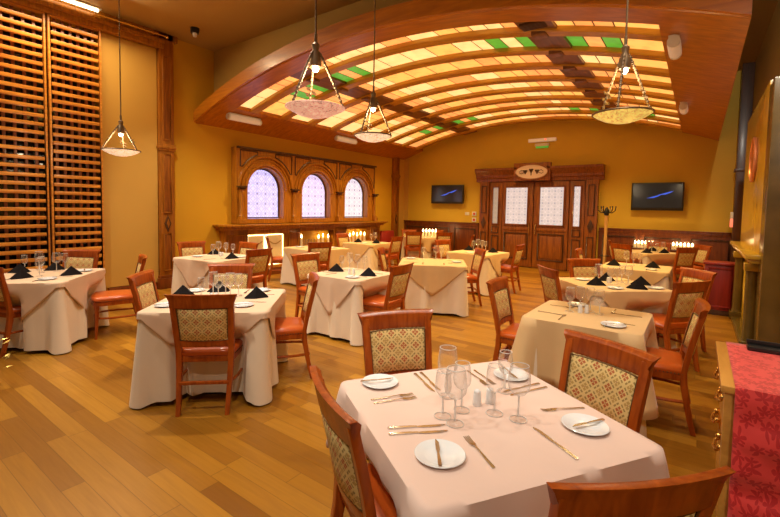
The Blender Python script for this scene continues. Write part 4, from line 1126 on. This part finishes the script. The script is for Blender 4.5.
# ---- nearest table, laid piece by piece
t1 = TABS['T1']; z1 = t1.z
def seg(kind, p0, p1, label, dz=0):
    (x0, y0), (x1, y1) = p0, p1; x, y = (x0 + x1) / 2, (y0 + y1) / 2; rz = atan2(y1 - y0, x1 - x0)
    mk, nm, cat, grp = {'k': (mk_knife, 'table_knife', 'knife', 'table knives'), 'f': (mk_fork, 'dinner_fork', 'fork', 'dinner forks'), 'b': (mk_butter, 'butter_knife', 'knife', 'butter knives on plates')}[kind]
    simple({'k': 'knife', 'f': 'fork', 'b': 'butter'}[kind], mk, 'steel', nm, x, y, z1 + dz, rz, label, cat, grp)
for x, y, lab in ((-1.212, 1.623, 'white side plate at the left corner of the nearest table'), (-.682, 1.264, 'white side plate at the front of the nearest table'), (-.327, 1.791, 'white side plate at the right of the nearest table'), (-.742, 2.11, 'white side plate behind the glasses of the nearest table')):
    simple('plate', mk_plate, 'china', 'side_plate', x, y, z1, 0, lab, 'plate', 'side plates')
seg('b', (-1.27, 1.56), (-1.18, 1.68), 'butter knife on the left corner plate of the nearest table', .0145)
seg('b', (-.64, 1.19), (-.735, 1.33), 'butter knife on the front plate of the nearest table', .0145)
seg('b', (-.275, 1.865), (-.36, 1.735), 'butter knife on the right plate of the nearest table', .0145)
seg('b', (-.80, 2.16), (-.70, 2.07), 'butter knife on the plate behind the glasses, nearest table', .0145)
seg('k', (-1.164, 1.842), (-.94, 1.69), 'left knife of the gold-toned pair by the far left side, nearest table')
seg('k', (-1.145, 1.872), (-.93, 1.722), 'right knife of the gold-toned pair by the far left side, nearest table')
seg('k', (-.935, 1.30), (-.765, 1.468), 'upper knife of the pair before the lower left chair')
seg('k', (-.905, 1.268), (-.738, 1.432), 'lower knife of the pair before the lower left chair')
seg('k', (-.30, 1.535), (-.485, 1.66), 'single knife lying at the front right of the nearest table')
seg('k', (-.60, 2.10), (-.70, 1.91), 'left knife of the pair by the far right side, nearest table')
seg('k', (-.555, 2.085), (-.665, 1.885), 'right knife of the pair by the far right side, nearest table')
seg('f', (-1.135, 1.455), (-1.02, 1.62), 'upper fork of the pair near the left corner plate')
seg('f', (-1.105, 1.435), (-.99, 1.60), 'lower fork of the pair near the left corner plate')
seg('f', (-.505, 1.312), (-.668, 1.435), 'single fork right of the front plate, nearest table')
seg('f', (-.375, 1.955), (-.492, 1.835), 'single fork by the right-hand plate of the nearest table')
seg('f', (-.94, 2.03), (-.80, 1.93), 'left fork of the pair behind the left glasses, nearest table')
seg('f', (-.915, 2.06), (-.775, 1.96), 'right fork of the pair behind the left glasses, nearest table')
for x, y, kd, lab in ((-.813, 1.52, 's', 'small wine glass front left of the cluster, nearest table'), (-.744, 1.495, 'b', 'large wine glass at the front of the left cluster, nearest table'), (-.775, 1.615, 'w', 'wine glass in the middle of the left cluster, nearest table'), (-.89, 1.70, 'b', 'tall wine glass at the back of the left cluster, nearest table'), (-.654, 1.675, 'w', 'wine glass just right of the shakers, nearest table'), (-.557, 1.685, 'b', 'large wine glass rightmost on the nearest table'), (-.70, 1.915, 's', 'small wine glass at the back before the plate, nearest table')):
    wglass(x, y, z1, lab, 'wine glasses', kd)
shaker(-.745, 1.705, z1, 'left white shaker on the nearest table', 'salt_shaker'); shaker(-.708, 1.755, z1, 'right white shaker on the nearest table', 'pepper_shaker')
# ---- candles on the far tables
t = TABS['T10']
for q in range(5):
    x, y = w2(t, -.05 + .1 * q, .12)
    candle('pillar_candle', (x, y, t.z), .14, .035, 'lit candle, %s from the left in the row on the far left table' % ORD[q], 'candles on the far left table')
cs = thing('console_table', 'narrow wooden console against the wainscot behind the far right table', 'console table', (-.85, 11.86, 0))
obj('top', G().box(-.75, .75, -.11, .11, .72, .75), 'wainwood', cs, .005)
for x in (-.7, .7):
    for y in (-.08, .08): obj('leg', G().box(x - .025, x + .025, y - .025, y + .025, 0, .72), 'wainwood', cs, .004)
for xc, lab in ((-1.05, 'left'), (-.28, 'right')):
    tr = thing('candle_tray', 'glowing row of tea lights in a glass trough, %s end of the console' % lab, 'candle tray', (xc, 11.86, .75), 0, 'candle trays on the console')
    obj('trough', G().box(-.22, .22, -.05, .05, 0, .012).box(-.22, .22, -.05, -.045, .012, .17).box(-.22, .22, .045, .05, .012, .17), 'glass', tr)
    for q in range(6): 
        c = obj('tea_light', G().lathe([(.001, .014), (.030, .014), (.030, .11), (.001, .11)], 10, (-.18 + q * .072, 0, 0)), 'wax', tr)
        obj('flame', G().lathe([(.001, .10), (.020, .135), (.014, .155), (.001, .185)], 8, (-.18 + q * .072, 0, 0)), 'flame', c)
# gilded dried plant at the left frame edge
gp = thing('gilded_plant', 'gold dried leafy plant at the left edge beside the cut-off chair', 'plant', (-4.92, .83, 0))
obj('pot', G().lathe([(.001, 0), (.07, 0), (.09, .12), (.08, .12), (.001, .1)], 16), 'bronze', gp)
g = G(); rr = random.Random(5)
for k in range(60):
    a = rr.uniform(0, 6.28); h = rr.uniform(.14, .42); r = rr.uniform(.02, .2)
    b = Vector((r * cos(a), r * sin(a), h)); d = Vector((cos(a + rr.uniform(-.6, .6)), sin(a + rr.uniform(-.6, .6)), rr.uniform(.0, .9))).normalized() * rr.uniform(.05, .09)
    s = d.cross(Vector((0, 0, 1))).normalized() * .016
    g.add([b, b + d * .5 + s, b + d, b + d * .5 - s, b + d * .5 + Vector((0, 0, .01))], [(0, 1, 4), (1, 2, 4), (2, 3, 4), (3, 0, 4)])
obj('leaves', g, 'gold', gp, 0, 0)['kind'] = 'stuff'
g = G()
for k in range(12):
    a = 2 * pi * k / 12; g.tube([(0, 0, .1), (.05 * cos(a), .05 * sin(a), .22), (.12 * cos(a), .12 * sin(a), .36)], .004, 5)
obj('stems', g, 'gold', gp)

# ------------------------------------------------------------------ pendant lamps
def pendant(x, y, zb, r, mat, label, ha=.50, energy=9):
    t = thing('pendant_lamp', label, 'pendant lamp', (x, y, ZC), 0, 'hanging bowl lamps'); zb -= ZC; zr = zb + r * .36; zap = zr + ha
    obj('ceiling_canopy', G().lathe([(.001, 0), (.06, 0), (.055, -.02), (.015, -.04), (.001, -.04)], 16), 'bronze', t)
    obj('rod', G().tube([(0, 0, -.03), (0, 0, zap + .08)], .0075, 8), 'bronze', t)
    obj('hub', G().lathe([(.001, zap + .13), (.012, zap + .12), (.012, zap + .06), (.03, zap + .04), (.022, zap + .0), (.034, zap - .03), (.045, zap - .09), (.04, zap - .12), (.001, zap - .12)], 14), 'bronze', t)
    obj('bulb', G().ball((0, 0, zap - .135), .024, 10), 'bulb', t)
    bo = obj('bowl', G().lathe([(.001, zb), (r * .3, zb + r * .035), (r * .6, zb + r * .125), (r * .84, zb + r * .245), (r, zr), (r * .97, zr + .006), (r * .80, zb + r * .28), (r * .56, zb + r * .16), (r * .3, zb + r * .08), (.001, zb + r * .05)], 36), mat, t)
    obj('rim', G().tube([(r * 1.0 * cos(2 * pi * i / 36), r * 1.0 * sin(2 * pi * i / 36), zr) for i in range(36)], .008, 6, closed=True), 'bronze' if mat != 'bowl_pink' else 'bowl_pink', bo)
    for q in range(3):
        a = 2 * pi * q / 3 + .5; g = G(); n = 26
        for i in range(n):
            f = i / n; R = .03 + (r - .03) * f ** .92; z = zap - .02 + (zr - zap + .02) * f
            g.ball((R * cos(a + .01), R * sin(a), z), .0085 + .003 * (i % 2), 6, 0, 1.3)
        g.tube([((.03 + (r - .03) * (i / 12) ** .92) * cos(a), (.03 + (r - .03) * (i / 12) ** .92) * sin(a), zap - .02 + (zr - zap + .02) * i / 12) for i in range(13)], .005, 6)
        for f in (.62, .72):
            R = .03 + (r - .03) * f; z = zap + (zr - zap) * f
            for s in (-1, 1):
                c = Vector((R * cos(a), R * sin(a), z)); d = Vector((-sin(a), cos(a), .6)) * .045 * s
                g.loft([[c, c, c], [c + d * .5 + Vector((.01, 0, .01)), c + d * .5 - Vector((.01, 0, .01)), c + d * .6], [c + d, c + d * 1.01, c + d * .99]], 0, True)
        obj('chain', g, 'bronze', t)
    l = bpy.data.lights.new('pendant_bulb', 'POINT'); l.energy = energy; l.color = (1, .78, .48); l.shadow_soft_size = .05
    lo = bpy.data.objects.new('pendant_bulb', l); COL.objects.link(lo); lo.parent = t; lo.location = (0, 0, zap - .2)
    return t
pendant(-6.28, 2.56, 2.215, .225, 'bowl_cream', 'hanging bowl lamp before the cream bay at left', .34)
pendant(-2.37, 2.30, 2.26, .215, 'bowl_pink', 'hanging pinkish bowl lamp, nearest, before the left end of the vault', .42)
pendant(-2.985, 3.78, 2.325, .205, 'bowl_cream', 'hanging bowl lamp just right of the nearest pinkish one, lower and farther', .42)
pendant(-.52, 3.76, 2.285, .21, 'bowl_amber', 'hanging yellow bowl lamp at the right of the vault', .46)

# ------------------------------------------------------------------ light
def area(name, loc, size, energy, col=(1, .80, .55), rot=(0, 0, 0), shape='DISK', size_y=None):
    l = bpy.data.lights.new(name, 'AREA'); l.energy = energy; l.color = col; l.shape = shape; l.size = size
    if size_y: l.size_y = size_y
    o = bpy.data.objects.new(name, l); COL.objects.link(o); o.location = loc; o.rotation_euler = rot; return o
# recessed downlights of the front part of the room (outside the picture, above and behind)
def spot(name, loc, tgt, energy, ang=80, blend=.7, col=(1, .91, .76), r=.07):
    l = bpy.data.lights.new(name, 'SPOT'); l.energy = energy; l.color = col; l.spot_size = radians(ang); l.spot_blend = blend; l.shadow_soft_size = r
    o = bpy.data.objects.new(name, l); COL.objects.link(o); o.location = loc
    o.rotation_euler = (Vector(tgt) - Vector(loc)).to_track_quat('-Z', 'Y').to_euler(); return o
for x, y, tx, ty, e in ((.9, -1.6, .4, 2.3, 260), (-6.6, .6, -6.4, 1.8, 330), (-4.6, .4, -4.4, .8, 170), (-2.4, .1, -2.5, 1.0, 210), (-3.6, 2.3, -3.4, 2.3, 360), (-1.2, 1.2, -.8, 1.9, 165), (-.3, 3.2, -.5, 3.9, 260), (-4.6, 3.6, -4.6, 4.2, 330), (-6.6, 3.2, -6.8, 4.4, 300)):
    spot('ceiling_downlight', (x, y, ZC - .06), (tx, ty, .7), e)
spot('wall_fill', (.45, 4.0, ZC - .1), (.75, 8.2, 3.0), 300, 80)  # unseen spot added to brighten the right wall and chimney breast
# cove tube over the blinds
area('cove_tube_light', (XL + .62, 2.1, ZC - .12), .12, 85, (1, .76, .44), (0, radians(-22), 0), 'RECTANGLE', 2.4)
# fill spots added under the vault, no lamps hang there
for x in (-6.5, -3.9, -1.3):
    for y in (6.3, 8.2, 10.1):
        spot('vault_fill', (x, y, vz(x) - .06), (x, y, 0), 210, 125, .8, (1, .74, .30), .12)
w = bpy.data.worlds.new('world'); SC.world = w; w.use_nodes = True
w.node_tree.nodes['Background'].inputs[0].default_value = (1, .80, .56, 1)
w.node_tree.nodes['Background'].inputs[1].default_value = .13

vs = SC.view_settings
vs.view_transform = 'Standard'; vs.look = 'None'; vs.gamma = 1; vs.exposure = .25; vs.use_curve_mapping = False
SC.cycles.use_denoising = True; SC.cycles.use_adaptive_sampling = False
SC.cycles.max_bounces = 8; SC.cycles.transparent_max_bounces = 24
SC.cycles.sample_clamp_indirect = 6
